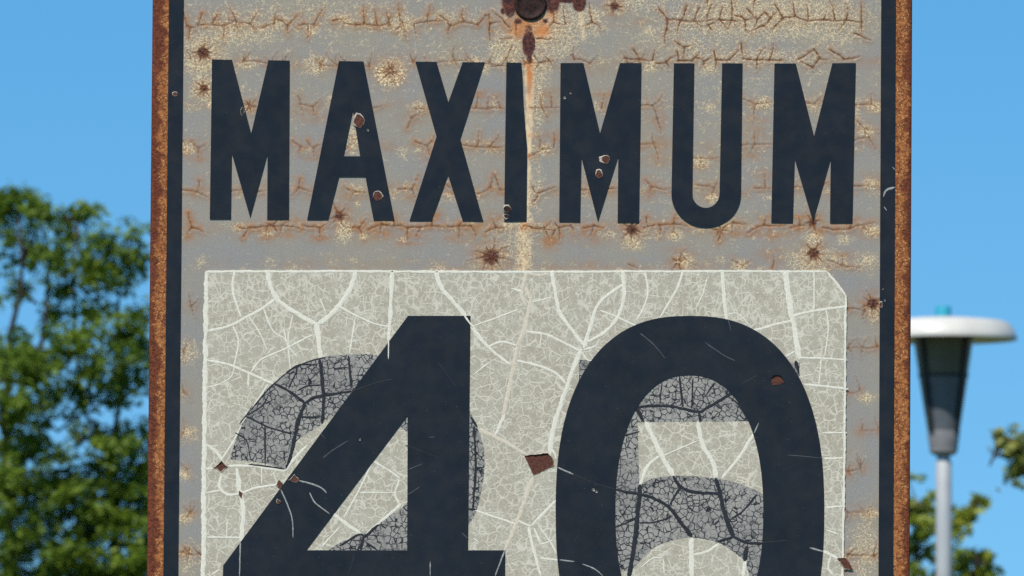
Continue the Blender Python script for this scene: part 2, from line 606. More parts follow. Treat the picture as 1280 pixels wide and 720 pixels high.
            u += rnd.uniform(13, 33) if rv != 29 or u < 815 else rnd.uniform(13, 22)

    # the two upper rows, line by line
    def rowlines(sc, ou, ov, lines, k, halo, w=2.0):
        for ln_ in lines:
            pts = [(x / sc + ou, y / sc + ov) for x, y in ln_]
            for i in range(len(pts) - 1):
                first, last = i == 0, i == len(pts) - 2
                wig(pts[i], pts[i + 1], (.8 if first and len(pts) > 2 else 1.0) * w, (.45 if last else 1.0) * w, k, halo, 5.5, .06)
            for p in pts[1:-1]:
                blob('K', p[0], p[1], 1.9, 1.7, k)
    rowlines(8, 820, 0, [
        [(30, 90), (115, 200), (105, 300), (90, 440)], [(115, 200), (240, 205), (375, 210), (500, 210)], [(310, 60), (245, 210), (215, 340)],
        [(435, 80), (385, 205), (470, 275)], [(555, 50), (515, 150), (500, 215)], [(500, 215), (630, 205)], [(560, 300), (520, 250), (630, 205)],
        [(660, 90), (635, 200), (715, 290)], [(755, 0), (760, 200), (720, 300)], [(635, 200), (750, 205), (870, 205)], [(790, 155), (850, 165), (890, 205), (900, 330)],
        [(890, 205), (980, 180)], [(910, 90), (1015, 195), (980, 270)], [(1015, 195), (1090, 130), (1140, 190), (1080, 260), (920, 325)],
        [(1140, 190), (1220, 110)], [(1190, 50), (1250, 150), (1270, 190), (1200, 255), (1160, 310)], [(520, 0), (515, 60)], [(990, 0), (970, 80)],
        [(0, 635), (100, 625), (200, 550)], [(100, 625), (130, 680)], [(215, 520), (225, 610), (360, 610), (440, 520)], [(200, 420), (285, 475), (360, 450)], [(285, 475), (265, 590)],
        [(470, 650), (480, 620), (580, 560)], [(400, 580), (480, 610)], [(580, 510), (600, 600), (590, 690)], [(600, 600), (735, 600), (830, 500)], [(855, 440), (870, 600)],
        [(870, 590), (1005, 605), (1090, 480)], [(1005, 605), (1005, 690)], [(1005, 605), (1130, 605), (1175, 440)], [(1130, 605), (1240, 605), (1280, 600)]], 1.0, .55, 2.4)
    rowlines(3.368, 780, 0, [
        [(660, 80), (720, 70), (710, 0)], [(720, 70), (775, 90), (768, 20)], [(775, 90), (840, 85), (852, 56)], [(840, 85), (890, 90), (868, 8)], [(890, 90), (935, 85), (937, 20)],
        [(935, 85), (1000, 95), (998, 10)], [(1000, 95), (1000, 142)], [(970, 140), (1040, 170)], [(735, 250), (800, 210), (825, 245), (795, 285), (740, 252)], [(820, 250), (862, 250)],
        [(868, 210), (925, 250), (992, 238)], [(935, 85), (905, 130)], [(0, 245), (60, 250), (120, 255)], [(40, 210), (70, 255)], [(120, 255), (130, 210)]], 1.0, .5, 2.3)
    rowlines(4, 180, 0, [
        [(200, 65), (215, 130), (235, 140), (270, 125)], [(290, 70), (270, 125), (340, 125)], [(340, 125), (352, 100), (370, 62)], [(340, 125), (400, 130), (395, 205)],
        [(400, 130), (460, 105), (428, 45)], [(420, 98), (530, 120), (572, 62)], [(530, 120), (562, 150)], [(590, 142), (650, 120), (660, 66)], [(660, 95), (720, 130), (778, 68)],
        [(720, 130), (722, 170)], [(775, 128), (850, 125), (892, 50)], [(820, 130), (818, 192)], [(945, 105), (1030, 90)], [(1000, 118), (1060, 125), (1100, 120), (1100, 28)],
        [(1165, 122), (1152, 40)], [(1100, 120), (1230, 125), (1213, 40)], [(460, 105), (480, 170)], [(230, 140), (222, 210)]], .85, .85, 2.0)
    rowlines(4, 480, 0, [
        [(-10, 125), (20, 115), (40, 70)], [(80, 110), (75, 20)], [(60, 150), (90, 110), (110, 190)], [(150, 120), (215, 110), (230, 30)], [(150, 120), (160, 172)], [(280, 80), (330, 130), (320, 175)],
        [(330, 130), (400, 110), (394, 45)], [(400, 110), (470, 125), (510, 80), (525, 70)], [(525, 70), (530, 185)], [(215, 110), (290, 105)]], .85, .85, 2.0)

    LA = [  # rows of the lower word area, each traced line by line (zoom scale, offset, lines)
        (4, 180, 0, [[(770, 480), (790, 560)], [(775, 520), (845, 535), (882, 498)], [(845, 535), (850, 578)], [(1150, 540), (1192, 530)], [(500, 520), (540, 520), (566, 488)]], .62, .55),
        (4, 180, 160, [[(198, 66), (210, 112)], [(238, 68), (275, 100), (312, 80)], [(275, 100), (270, 152)], [(743, 68), (785, 95), (780, 132)], [(818, 68), (850, 100), (888, 84)], [(850, 100), (850, 142)],
                       [(1008, 106), (1062, 63)]], .62, .65),
        (4, 180, 160, [[(192, 310), (265, 320), (322, 346)], [(276, 266), (265, 320)], [(438, 315), (492, 310)], [(563, 320), (612, 314)], [(781, 258), (775, 300), (734, 342)], [(775, 300), (838, 320)],
                       [(1003, 298), (1050, 320), (1108, 325)], [(1050, 320), (1035, 348)]], .70, .75),
        (4, 180, 160, [[(223, 428), (240, 500), (302, 522)], [(240, 500), (213, 532)], [(478, 500), (530, 500), (620, 490), (690, 490), (802, 512)], [(690, 490), (732, 468)], [(620, 490), (610, 544)],
                       [(498, 544), (530, 500)], [(798, 488), (880, 500), (912, 478)], [(880, 500), (880, 548)], [(1038, 500), (1075, 500), (1112, 458)], [(1075, 500), (1097, 548)],
                       [(1118, 512), (1190, 480), (1252, 500)], [(1190, 480), (1180, 530)], [(690, 490), (680, 530)]], .85, 1.0),
        (4, 480, 160, [[(158, 70), (215, 90), (252, 43)], [(215, 90), (226, 142)], [(385, 85), (465, 95), (476, 16)], [(465, 95), (530, 95), (574, 36)], [(530, 95), (604, 95)], [(728, 142), (790, 105), (852, 100)],
                       [(780, 97), (775, 38)], [(848, 98), (850, 28)]], .72, .8),
        (4, 480, 160, [[(73, 308), (140, 310), (172, 238)], [(140, 310), (156, 348)], [(318, 288), (342, 312)], [(468, 332), (530, 300), (546, 226)], [(553, 238), (580, 310), (604, 310)], [(988, 310), (1034, 310)],
                       [(1122, 305), (1168, 300)]], .75, .8),
        (4, 480, 160, [[(-12, 490), (50, 490), (120, 500), (240, 490), (304, 500)], [(120, 500), (120, 564)], [(240, 490), (240, 438)], [(50, 490), (46, 455)], [(185, 497), (160, 544)], [(318, 495), (375, 490), (402, 468)],
                       [(375, 490), (374, 554)], [(375, 490), (435, 490), (462, 544)], [(508, 522), (560, 500), (614, 494)], [(560, 500), (544, 456)], [(698, 490), (800, 500), (838, 468)], [(800, 500), (832, 564)],
                       [(858, 478), (875, 500), (875, 564)], [(875, 500), (935, 490), (952, 524)], [(998, 502), (1050, 490), (1104, 500)], [(1050, 490), (1028, 544)]], .9, 1.0),
        (4, 480, 0, [[(118, 642), (140, 590), (204, 556)], [(158, 545), (212, 545)], [(438, 540), (520, 545), (604, 545)], [(460, 540), (470, 466)], [(520, 545), (525, 486)], [(585, 545), (560, 488)],
                     [(733, 540), (790, 540), (822, 594)], [(786, 530), (780, 476)], [(838, 540), (830, 466)], [(790, 540), (874, 540)], [(1088, 545), (1102, 474)]], .7, .65),
        (3.368, 780, 160, [[(73, 70), (125, 65), (120, 28)], [(125, 65), (146, 134)], [(493, 75), (550, 70), (624, 70)], [(550, 70), (550, 16)], [(550, 70), (530, 112)], [(288, 125), (398, 125)], [(325, 125), (320, 158)],
                           [(968, 55), (1030, 40), (1062, 92)]], .6, .6),
        (3.368, 780, 160, [[(93, 222), (115, 250), (198, 255)], [(115, 250), (104, 274)], [(308, 240), (380, 255), (396, 218)], [(380, 255), (370, 292)], [(553, 255), (618, 255)], [(595, 255), (595, 196)], [(708, 250), (752, 250)],
                           [(833, 247), (862, 228)], [(968, 245), (1068, 245)], [(1030, 245), (1045, 215)]], .65, .65),
        (3.368, 780, 160, [[(83, 422), (150, 410), (150, 454)], [(94, 378), (100, 418)], [(150, 410), (210, 405), (216, 366)], [(210, 405), (268, 416)], [(205, 444), (210, 405)], [(398, 474), (420, 420), (460, 400), (514, 405)],
                           [(460, 400), (455, 444)], [(523, 442), (590, 410), (684, 410)], [(590, 410), (600, 378)], [(698, 422), (740, 410), (784, 400)], [(740, 410), (735, 378)], [(838, 420), (950, 425), (1054, 400)],
                           [(950, 425), (960, 388)], [(1010, 420), (1042, 444)]], .82, .9),
        (3.368, 780, 160, [[(208, 562), (250, 545), (314, 582)], [(250, 545), (234, 518)], [(458, 558), (500, 580), (534, 558)], [(625, 592), (630, 536)], [(858, 558), (920, 580), (994, 590)], [(920, 580), (920, 536)], [(20, 575), (60, 592)]], .7, .6),
        (3.368, 780, 0, [[(73, 445), (120, 445), (162, 403)], [(120, 445), (140, 500), (156, 564)], [(503, 418), (555, 440), (624, 430)], [(555, 440), (550, 504)], [(763, 433), (800, 440), (832, 408)], [(973, 440), (1040, 440), (1040, 396)],
                         [(1040, 440), (1072, 462)], [(978, 508), (1015, 545), (1072, 550)], [(1015, 545), (1010, 584)]], .7, .6)]
    for sc, ou, ov, lns, k, hl in LA:
        rowlines(sc, ou, ov, lns, k, hl, 2.0)
        for ln_ in lns:
            p = ln_[min(1, len(ln_) - 1)]
            blob('S', p[0] / sc + ou, p[1] / sc + ov, rnd.uniform(12, 24), rnd.uniform(6, 11), hl * rnd.uniform(.6, 1.1))
    for rv, amp in ((29, .45), (80, .5), (132, .35), (184, .5), (238, .6), (286, .95), (332, .5)):
        u = 232.0
        while u < 1098:
            a_ = amp * rnd.uniform(.15, 1.0)
            blob('S', u, rv + rnd.gauss(0, 3), rnd.uniform(10, 26), rnd.uniform(5, 10), a_ * (.5 if rv == 332 and u < 520 else 1))
            blob('B', u + rnd.uniform(-10, 10), rv + rnd.uniform(-8, 10), rnd.uniform(8, 20), rnd.uniform(6, 12), rnd.uniform(.1, .6))
            u += rnd.uniform(12, 34)
    for gu, gv, gr in ((232, 186, 9), (447, 255, 4), (876, 203, 9), (891, 248, 7), (1089, 231, 9), (795, 305, 9), (844, 294, 9), (908, 283, 8), (1089, 289, 9), (1017, 298, 10), (857, 327, 11), (925, 332, 9), (887, 134, 6),
                       (954, 129, 10), (1017, 135, 7), (1092, 134, 9), (1083, 165, 9), (813, 84, 9), (887, 86, 10), (665, 240, 8), (637, 281, 9), (789, 302, 9), (680, 188, 9), (503, 33, 10), (265, 130, 8), (310, 136, 5), (358, 80, 5),
                       (345, 33, 7), (390, 40, 7), (434, 26, 9), (505, 300, 4), (454, 296, 5), (1055, 300, 8), (1085, 325, 10), (812, 40, 9), (745, 20, 10)):
        blob('B', gu, gv, gr * 1.3, gr, .85)
        blob('H', gu, gv, gr * .8, gr * .6, .7)

    # bleached, densely crackled areas
    for a in ((960, 22, 150, 34, .85), (860, 45, 90, 30, .55), (1040, 30, 60, 40, .65), (940, 72, 130, 16, .6),
              (300, 40, 60, 22, .75), (255, 68, 32, 34, .9), (258, 112, 24, 24, .8), (310, 20, 70, 20, .5),
              (690, 40, 46, 42, .85), (720, 30, 46, 30, .7), (632, 62, 26, 26, .9), (675, 85, 16, 30, .8),
              (672, 130, 10, 40, .75), (672, 230, 11, 60, .5), (655, 300, 13, 60, 1.0), (640, 300, 40, 40, .45),
              (670, 285, 24, 8, .8), (503, 30, 22, 20, .7), (395, 82, 18, 14, .9), (430, 290, 12, 16, 1.0),
              (488, 90, 24, 24, .7), (620, 320, 30, 24, .5), (1017, 325, 40, 20, .8), (960, 300, 130, 30, .25),
              (790, 305, 16, 10, .8), (560, 20, 60, 18, .45), (1060, 140, 22, 26, .7), (1092, 392, 8, 16, .9),
              (1080, 690, 22, 50, .7), (236, 700, 18, 26, .6), (236, 440, 16, 20, .6), (236, 545, 14, 12, .5),
              (1080, 330, 26, 16, .5), (940, 205, 30, 20, .3), (800, 5, 60, 20, .55), (400, 20, 240, 40, .42), (560, 60, 380, 40, .30), (950, 110, 200, 80, .30), (300, 130, 120, 120, .24), (520, 180, 220, 90, .16), (860, 240, 300, 90, .22), (560, 290, 300, 40, .18), (441, 175, 9, 22, .9)):
        blob('B', a[0], a[1], a[2], a[3], a[4], 2.4)
    # rust flowers (u, v, radius, heart, legs)
    for u, v, r, heart, n in ((254, 66, 9, 1.0, 9), (255, 111, 6.5, .85, 8), (488, 89, 7, .35, 10), (312, 133, 5, .5, 5),
                              (424, 270, 8.5, .75, 6), (614, 321, 12, .95, 9), (1017, 317, 8.5, 1.0, 9), (1016, 278, 7, .8, 6),
                              (790, 287, 9, .85, 8), (1091, 380, 9, .95, 7), (768, 8, 7, .9, 4), (848, 328, 7, .3, 5),
                              (1055, 704, 6, .8, 5), (341, 282, 5, .45, 5), (900, 288, 6, .4, 5), (232, 690, 5, .3, 4)):
        blob('S', u, v, r * 2.1, r * 1.9, .95)
        blob('D', u, v, r, r * .95, heart)
        for i in range(n):
            a = 6.283 * (i + rnd.uniform(-.3, .3)) / n
            L = r * rnd.uniform(1.5, 2.6)
            wig((u + r * .4 * math.cos(a), v + r * .4 * math.sin(a)), (u + L * math.cos(a), v + L * math.sin(a)), 2.6, .5, .85, .35, 5)
    for i in range(26):                                   # golden rays below the orange flower
        a = R(-10 + 200 * i / 25)
        for rr in np.linspace(11, 20, 6):
            blob('H', 488 + rr * math.cos(a), 89 + rr * math.sin(a), 1.3, 1.3, 2.0 * (i % 2) + .15)
    blob('S', 488, 89, 20, 18, 1.1)
    # the run of rust below the bolt
    blob('D', 663, 0, 24, 27, 1.2, 4)
    blob('D', 637, 4, 12, 20, .95, 3)
    blob('D', 629, 14, 5, 7, .8)
    blob('D', 648, 27, 7, 5, .8)
    blob('D', 682, 26, 6, 5, .7)
    blob('D', 690, 5, 12, 14, .9, 3)
    blob('D', 661, 38, 7, 12, .6, 3)
    blob('D', 661, 55, 8.5, 17, 1.2, 4)
    blob('D', 662, 74, 4.5, 9, .8)
    blob('D', 724, 3, 9, 13, 1.2, 3)
    blob('D', 708, 0, 16, 5, .9, 3)
    for u, v, a, b, amp in ((661, 32, 40, 26, 1.1), (650, 40, 12, 14, 1.0), (676, 38, 13, 14, 1.0), (690, 20, 12, 18, .8)):
        blob('S', u, v, a, b, amp)
    for u, v, a, b, amp in ((646, 38, 9, 12, 1.0), (677, 38, 11, 13, 1.0), (690, 14, 8, 16, .9), (661, 30, 26, 10, .8), (663, 84, 6, 14, 1.0), (632, 12, 6, 12, .5)):
        blob('C', u, v, a, b, amp)
    for v in np.arange(76, 342, 3.0):
        if v < 190:
            uc, w = 661.5 - .006 * (v - 80), 6.8 - 3.6 * (v - 76) / 114
            amp = 1.0
        else:
            uc, w = 660.5 - (v - 190) * .03, 3.2
            amp = .8 if v < 275 else .45
        blob('C', uc + rnd.uniform(-.7, .7), v, w * rnd.uniform(.8, 1.12), 4.5, amp, 4)
        if v < 150:
            blob('S', uc + 1, v, 7, 5, 1.0 - .65 * (v - 76) / 74)
        blob('H', uc + 4, v, 3, 4, .5)
    for v in np.arange(276, 342, 4.0):
        blob('C', 655, v, 8, 5, .55, 4)
        blob('H', 655, v, 7, 5, .8)
    for q in ((727, 22, 729, 46), (724, 12, 727, 26)):
        for s in np.linspace(0, 1, 8):
            blob('C', q[0] + (q[2] - q[0]) * s, q[1] + (q[3] - q[1]) * s, 2.6, 4, .8)
    for p, q in (((640, 48), (624, 49)), ((640, 58), (634, 72)), ((634, 72), (628, 82)), ((628, 82), (610, 84)), ((671, 49), (696, 50)),
                 ((668, 70), (674, 79)), ((674, 79), (692, 76)), ((674, 79), (667, 89)), ((692, 28), (683, 40)), ((692, 28), (708, 31)),
                 ((692, 28), (692, 6)), ((645, 30), (645, 46)), ((632, 30), (640, 40)), ((632, 30), (615, 14)), ((613, 30), (612, 52)),
                 ((613, 30), (626, 27)), ((740, 28), (737, 4)), ((740, 28), (752, 36)), ((740, 28), (728, 33)), ((707, 30), (705, 8)),
                 ((666, 235), (672, 246)), ((672, 246), (662, 256)), ((672, 242), (694, 234)), ((664, 285), (694, 288)), ((694, 288), (688, 300))):
        wig(p, q, 2.1, 1.0, .95, .5, 5, .05)
    for i in range(34):
        u, v = 656 + rnd.uniform(-8, 8), rnd.uniform(282, 338)
        a = rnd.choice((0, 90, 60, 120)) + rnd.uniform(-20, 20)
        L = rnd.uniform(4, 9)
        wig((u, v), (u + L * math.cos(R(a)), v + L * math.sin(R(a))), 1.1, .7, .7)
    # painted glints that follow bleached places
    F['H'] = np.maximum(F['H'], np.clip(F['B'] - .45, 0, 1) * .55)

    yy = -.0008 - hgt * PX * .9
    me = bpy.data.meshes.new('reflective_sheeting')
    # leave out what the number patch covers
    Uc = (U[:-1, :-1] + U[1:, 1:]) / 2; Vc = (V[:-1, :-1] + V[1:, 1:]) / 2
    keep = ~((Uc > 275) & (Uc < 1025) & (Vc > 352) & (Vc < 930))
    idx = np.arange(nz * nx).reshape(nz, nx)
    q = np.stack([idx[:-1, :-1], idx[1:, :-1], idx[1:, 1:], idx[:-1, 1:]], -1)[keep]
    used, inv = np.unique(q, return_inverse=True)
    co = np.stack([XX, yy, ZZ - BASE], -1).reshape(-1, 3)[used]
    q = inv.reshape(-1, 4)
    me.vertices.add(len(co)); me.vertices.foreach_set('co', co.astype(np.float32).ravel())
    me.loops.add(q.size); me.loops.foreach_set('vertex_index', q.astype(np.int32).ravel())
    me.polygons.add(len(q))
    me.polygons.foreach_set('loop_start', np.arange(0, q.size, 4, dtype=np.int32))
    me.update(calc_edges=True)
    me.polygons.foreach_set('use_smooth', np.ones(len(q), dtype=bool))
    for nm, ks in (('wear_a', 'DSC'), ('wear_glint', 'BKH')):
        at_ = me.attributes.new(nm, 'FLOAT_COLOR', 'POINT')
        c = np.stack([F[k].ravel()[used] for k in ks] + [np.ones(len(used))], -1)
        at_.data.foreach_set('color', c.astype(np.float32).ravel())
    me.materials.append(M_SHEET)
    return link(bpy.data.objects.new('reflective_sheeting', me), sign)
sheeting()

# ---- the word
def arc(cx, cy, rx, ry, a0, a1, n=14):
    return [(cx + rx * math.cos(R(a0 + (a1 - a0) * i / n)), cy + ry * math.sin(R(a0 + (a1 - a0) * i / n))) for i in range(n + 1)]

LET = [
    [[(265, 74.5), (290, 75), (314, 167), (335.5, 75.5), (362, 76), (361, 274.5), (334, 274.5), (334.5, 192), (312.7, 272), (289.7, 192), (288.6, 274), (262.3, 274)]],
    [[(423.7, 76.5), (454.3, 77), (493, 275.5), (467, 275.3), (456.8, 221), (423.7, 221), (410.2, 274.8), (384, 274.6)],
     [(429.5, 195.5), (450.2, 195.5), (441, 138)]],
    [[(519.2, 77.3), (545.6, 77.5), (560.5, 128), (578.3, 78), (605.6, 78), (575.2, 173.5), (604, 276.5), (578.3, 276.4), (560, 219), (539.2, 276.2), (512, 276), (545.6, 171)]],
    [[(633, 78.4), (651.6, 78.7), (653, 98), (654.2, 130), (656.5, 160), (658.8, 185), (658, 277), (630.2, 276.9), (631.4, 180)]],
    [[(700.6, 79), (729.2, 79), (750, 167), (775, 79), (801.6, 79), (798.6, 278.4), (772, 278.2), (772.8, 195), (747.2, 277), (726.6, 197), (725, 277.6), (699, 277.4)]],
    [[(842.3, 79.3), (867.6, 79.3), (865.2, 240)] + arc(882.3, 242, 17.1, 18, 180, 0)[1:-1] + [(899.4, 240), (902.6, 79.3), (927.9, 79.4), (926, 242)]
     + arc(882.6, 243, 43.4, 41.7, 0, 180, 24)[1:-1] + [(839.3, 242)]],
    [[(968, 79.5), (994.7, 79.5), (1017.5, 170.5), (1040.4, 79.2), (1069.5, 79), (1065.3, 279), (1037.4, 278.9), (1038.3, 198), (1016, 277), (993.2, 199), (990.8, 278.8), (964, 278.6)]],
]
for lp in LET:
    prism('letter', lp, -.0004, -.0016, M_BLACK, sign)

# ---- number patch
PATCH = [(256, 338.5), (300, 337.6), (560, 338.3), (800, 337.6), (1033, 338), (1048, 355), (1058.5, 370), (1056.5, 560), (1054.5, 720), (1052, 945), (246, 945), (251.5, 720), (253.5, 540)]
patch = prism('number_patch', [PATCH], -.0004, -.0018, M_PATCH, sign)

def smooth_closed(pts, n=6):
    out = []
    m = len(pts)
    for i in range(m):
        p0, p1, p2, p3 = (np.array(pts[(i + k) % m], float) for k in (-1, 0, 1, 2))
        for j in range(n):
            s = j / n
            out.append(tuple(.5 * (2 * p1 + (p2 - p0) * s + (2 * p0 - 5 * p1 + 4 * p2 - p3) * s * s + (3 * p1 - p0 - 3 * p2 + p3) * s ** 3)))
    return out

def smooth_open(pts, stepl=2.0):
    if len(pts) < 3:
        p, q = np.array(pts[0], float), np.array(pts[-1], float)
        n = max(2, int(np.hypot(*(q - p)) / stepl))
        return [tuple(p + (q - p) * i / n) for i in range(n + 1)]
    P = [np.array(p, float) for p in pts]
    P = [2 * P[0] - P[1]] + P + [2 * P[-1] - P[-2]]
    out = []
    for i in range(1, len(P) - 2):
        p0, p1, p2, p3 = P[i - 1:i + 3]
        n = max(2, int(np.hypot(*(p2 - p1)) / stepl))
        for j in range(n):
            s = j / n
            out.append(tuple(.5 * (2 * p1 + (p2 - p0) * s + (2 * p0 - 5 * p1 + 4 * p2 - p3) * s * s + (3 * p1 - p0 - 3 * p2 + p3) * s ** 3)))
    out.append(tuple(P[-2]))
    return out

two = smooth_open([(287, 574), (302, 530), (319, 502), (342.5, 478.6), (374.4, 457.8), (402, 446.7), (438, 443.3), (474, 444.4), (530, 462), (570, 490),
                   (588, 515), (605, 562), (602, 612), (587, 655), (540, 705), (480, 760), (430, 800)], 8) + \
      [(608, 800), (606, 880), (285, 880), (287, 840)] + \
      smooth_open([(330, 760), (410, 688), (452, 668.6), (474, 653), (509, 629), (524, 600), (524, 568), (509, 541), (480, 520), (450, 513), (416, 520),
                   (402, 531), (371.7, 550.5), (360.5, 570), (356, 586)], 8) + [(330, 579)]
five = [(724, 450), (1000, 453.5), (994, 526), (797, 528), (799, 606)] + \
       smooth_open([(815.6, 598), (839, 595), (869, 595.7), (899, 598.7), (922.5, 604.6), (953.7, 618), (985, 650), (1002, 720), (985, 800), (930, 860), (860, 880), (780, 870), (722, 830)], 8) + \
       smooth_open([(735, 770), (790, 810), (850, 822), (905, 800), (938, 750), (933, 707), (919.5, 692), (898.8, 679), (866, 672), (839, 676), (815.6, 686), (789, 713)], 8) + [(718, 720)]
for nm, lp in (('faded_digit', two), ('faded_digit', five)):
    o = prism(nm, [lp], -.0016, -.00187, M_GHOST, patch)
patch.children[0]["label"] = "faded cracked figure 2 showing around the black 4"
patch.children[1]["label"] = "faded cracked figure 5 showing inside the black 0"

# ---- traced cracks
def zA(s, ox, oy):
    return lambda pts: [(x / s + ox, oy + y / s) for x, y in pts]
A_, B_, C_ = zA(3.6, 180, 330), zA(3.6, 480, 330), zA(3.368, 780, 330)
D_, E_, F_ = zA(3.6, 180, 520), zA(3.6, 480, 520), zA(3.368, 780, 520)
G_ = zA(3.368, 780, 160)
rs = random.Random(5)
n_strip = 0

def strip(name, pts, w0, w1, y, mat, parent, dome=.00004, jit=.22):
    """raised bead along a line of photo pixels"""
    global n_strip
    n_strip += 1
    path = [(u, max(v, 338.8)) if name == 'crack' else (u, v) for u, v in smooth_open(pts, 2.0)]
    n = len(path)
    y = y - .000006 * (n_strip % 12)
    verts, faces = [], []
    ja = jb = 0.0
    for i, (u, v) in enumerate(path):
        a = path[max(i - 1, 0)]; b = path[min(i + 1, n - 1)]
        tx, ty = b[0] - a[0], b[1] - a[1]
        L = math.hypot(tx, ty) + 1e-9
        nx, ny = -ty / L, tx / L
        s = i / max(n - 1, 1)
        w = (w0 + (w1 - w0) * s) * .5
        end = min(1.0, .35 + min(i, n - 1 - i) * .4)
        ja = ja * .6 + rs.uniform(-1, 1) * jit * w; jb = jb * .6 + rs.uniform(-1, 1) * jit * w
        wa, wb = (w + ja) * end, (w + jb) * end
        verts += [V3(u + nx * wa, v + ny * wa, y + .00004), V3(u + nx * wa * .45, v + ny * wa * .45, y - dome),
                  V3(u - nx * wb * .45, v - ny * wb * .45, y - dome), V3(u - nx * wb, v - ny * wb, y + .00004)]
        if i:
            for k in range(3):
                p = 4 * (i - 1) + k
                faces.append((p, p + 1, p + 5, p + 4))
    return mesh_obj(name, verts, faces, mat, parent, True)

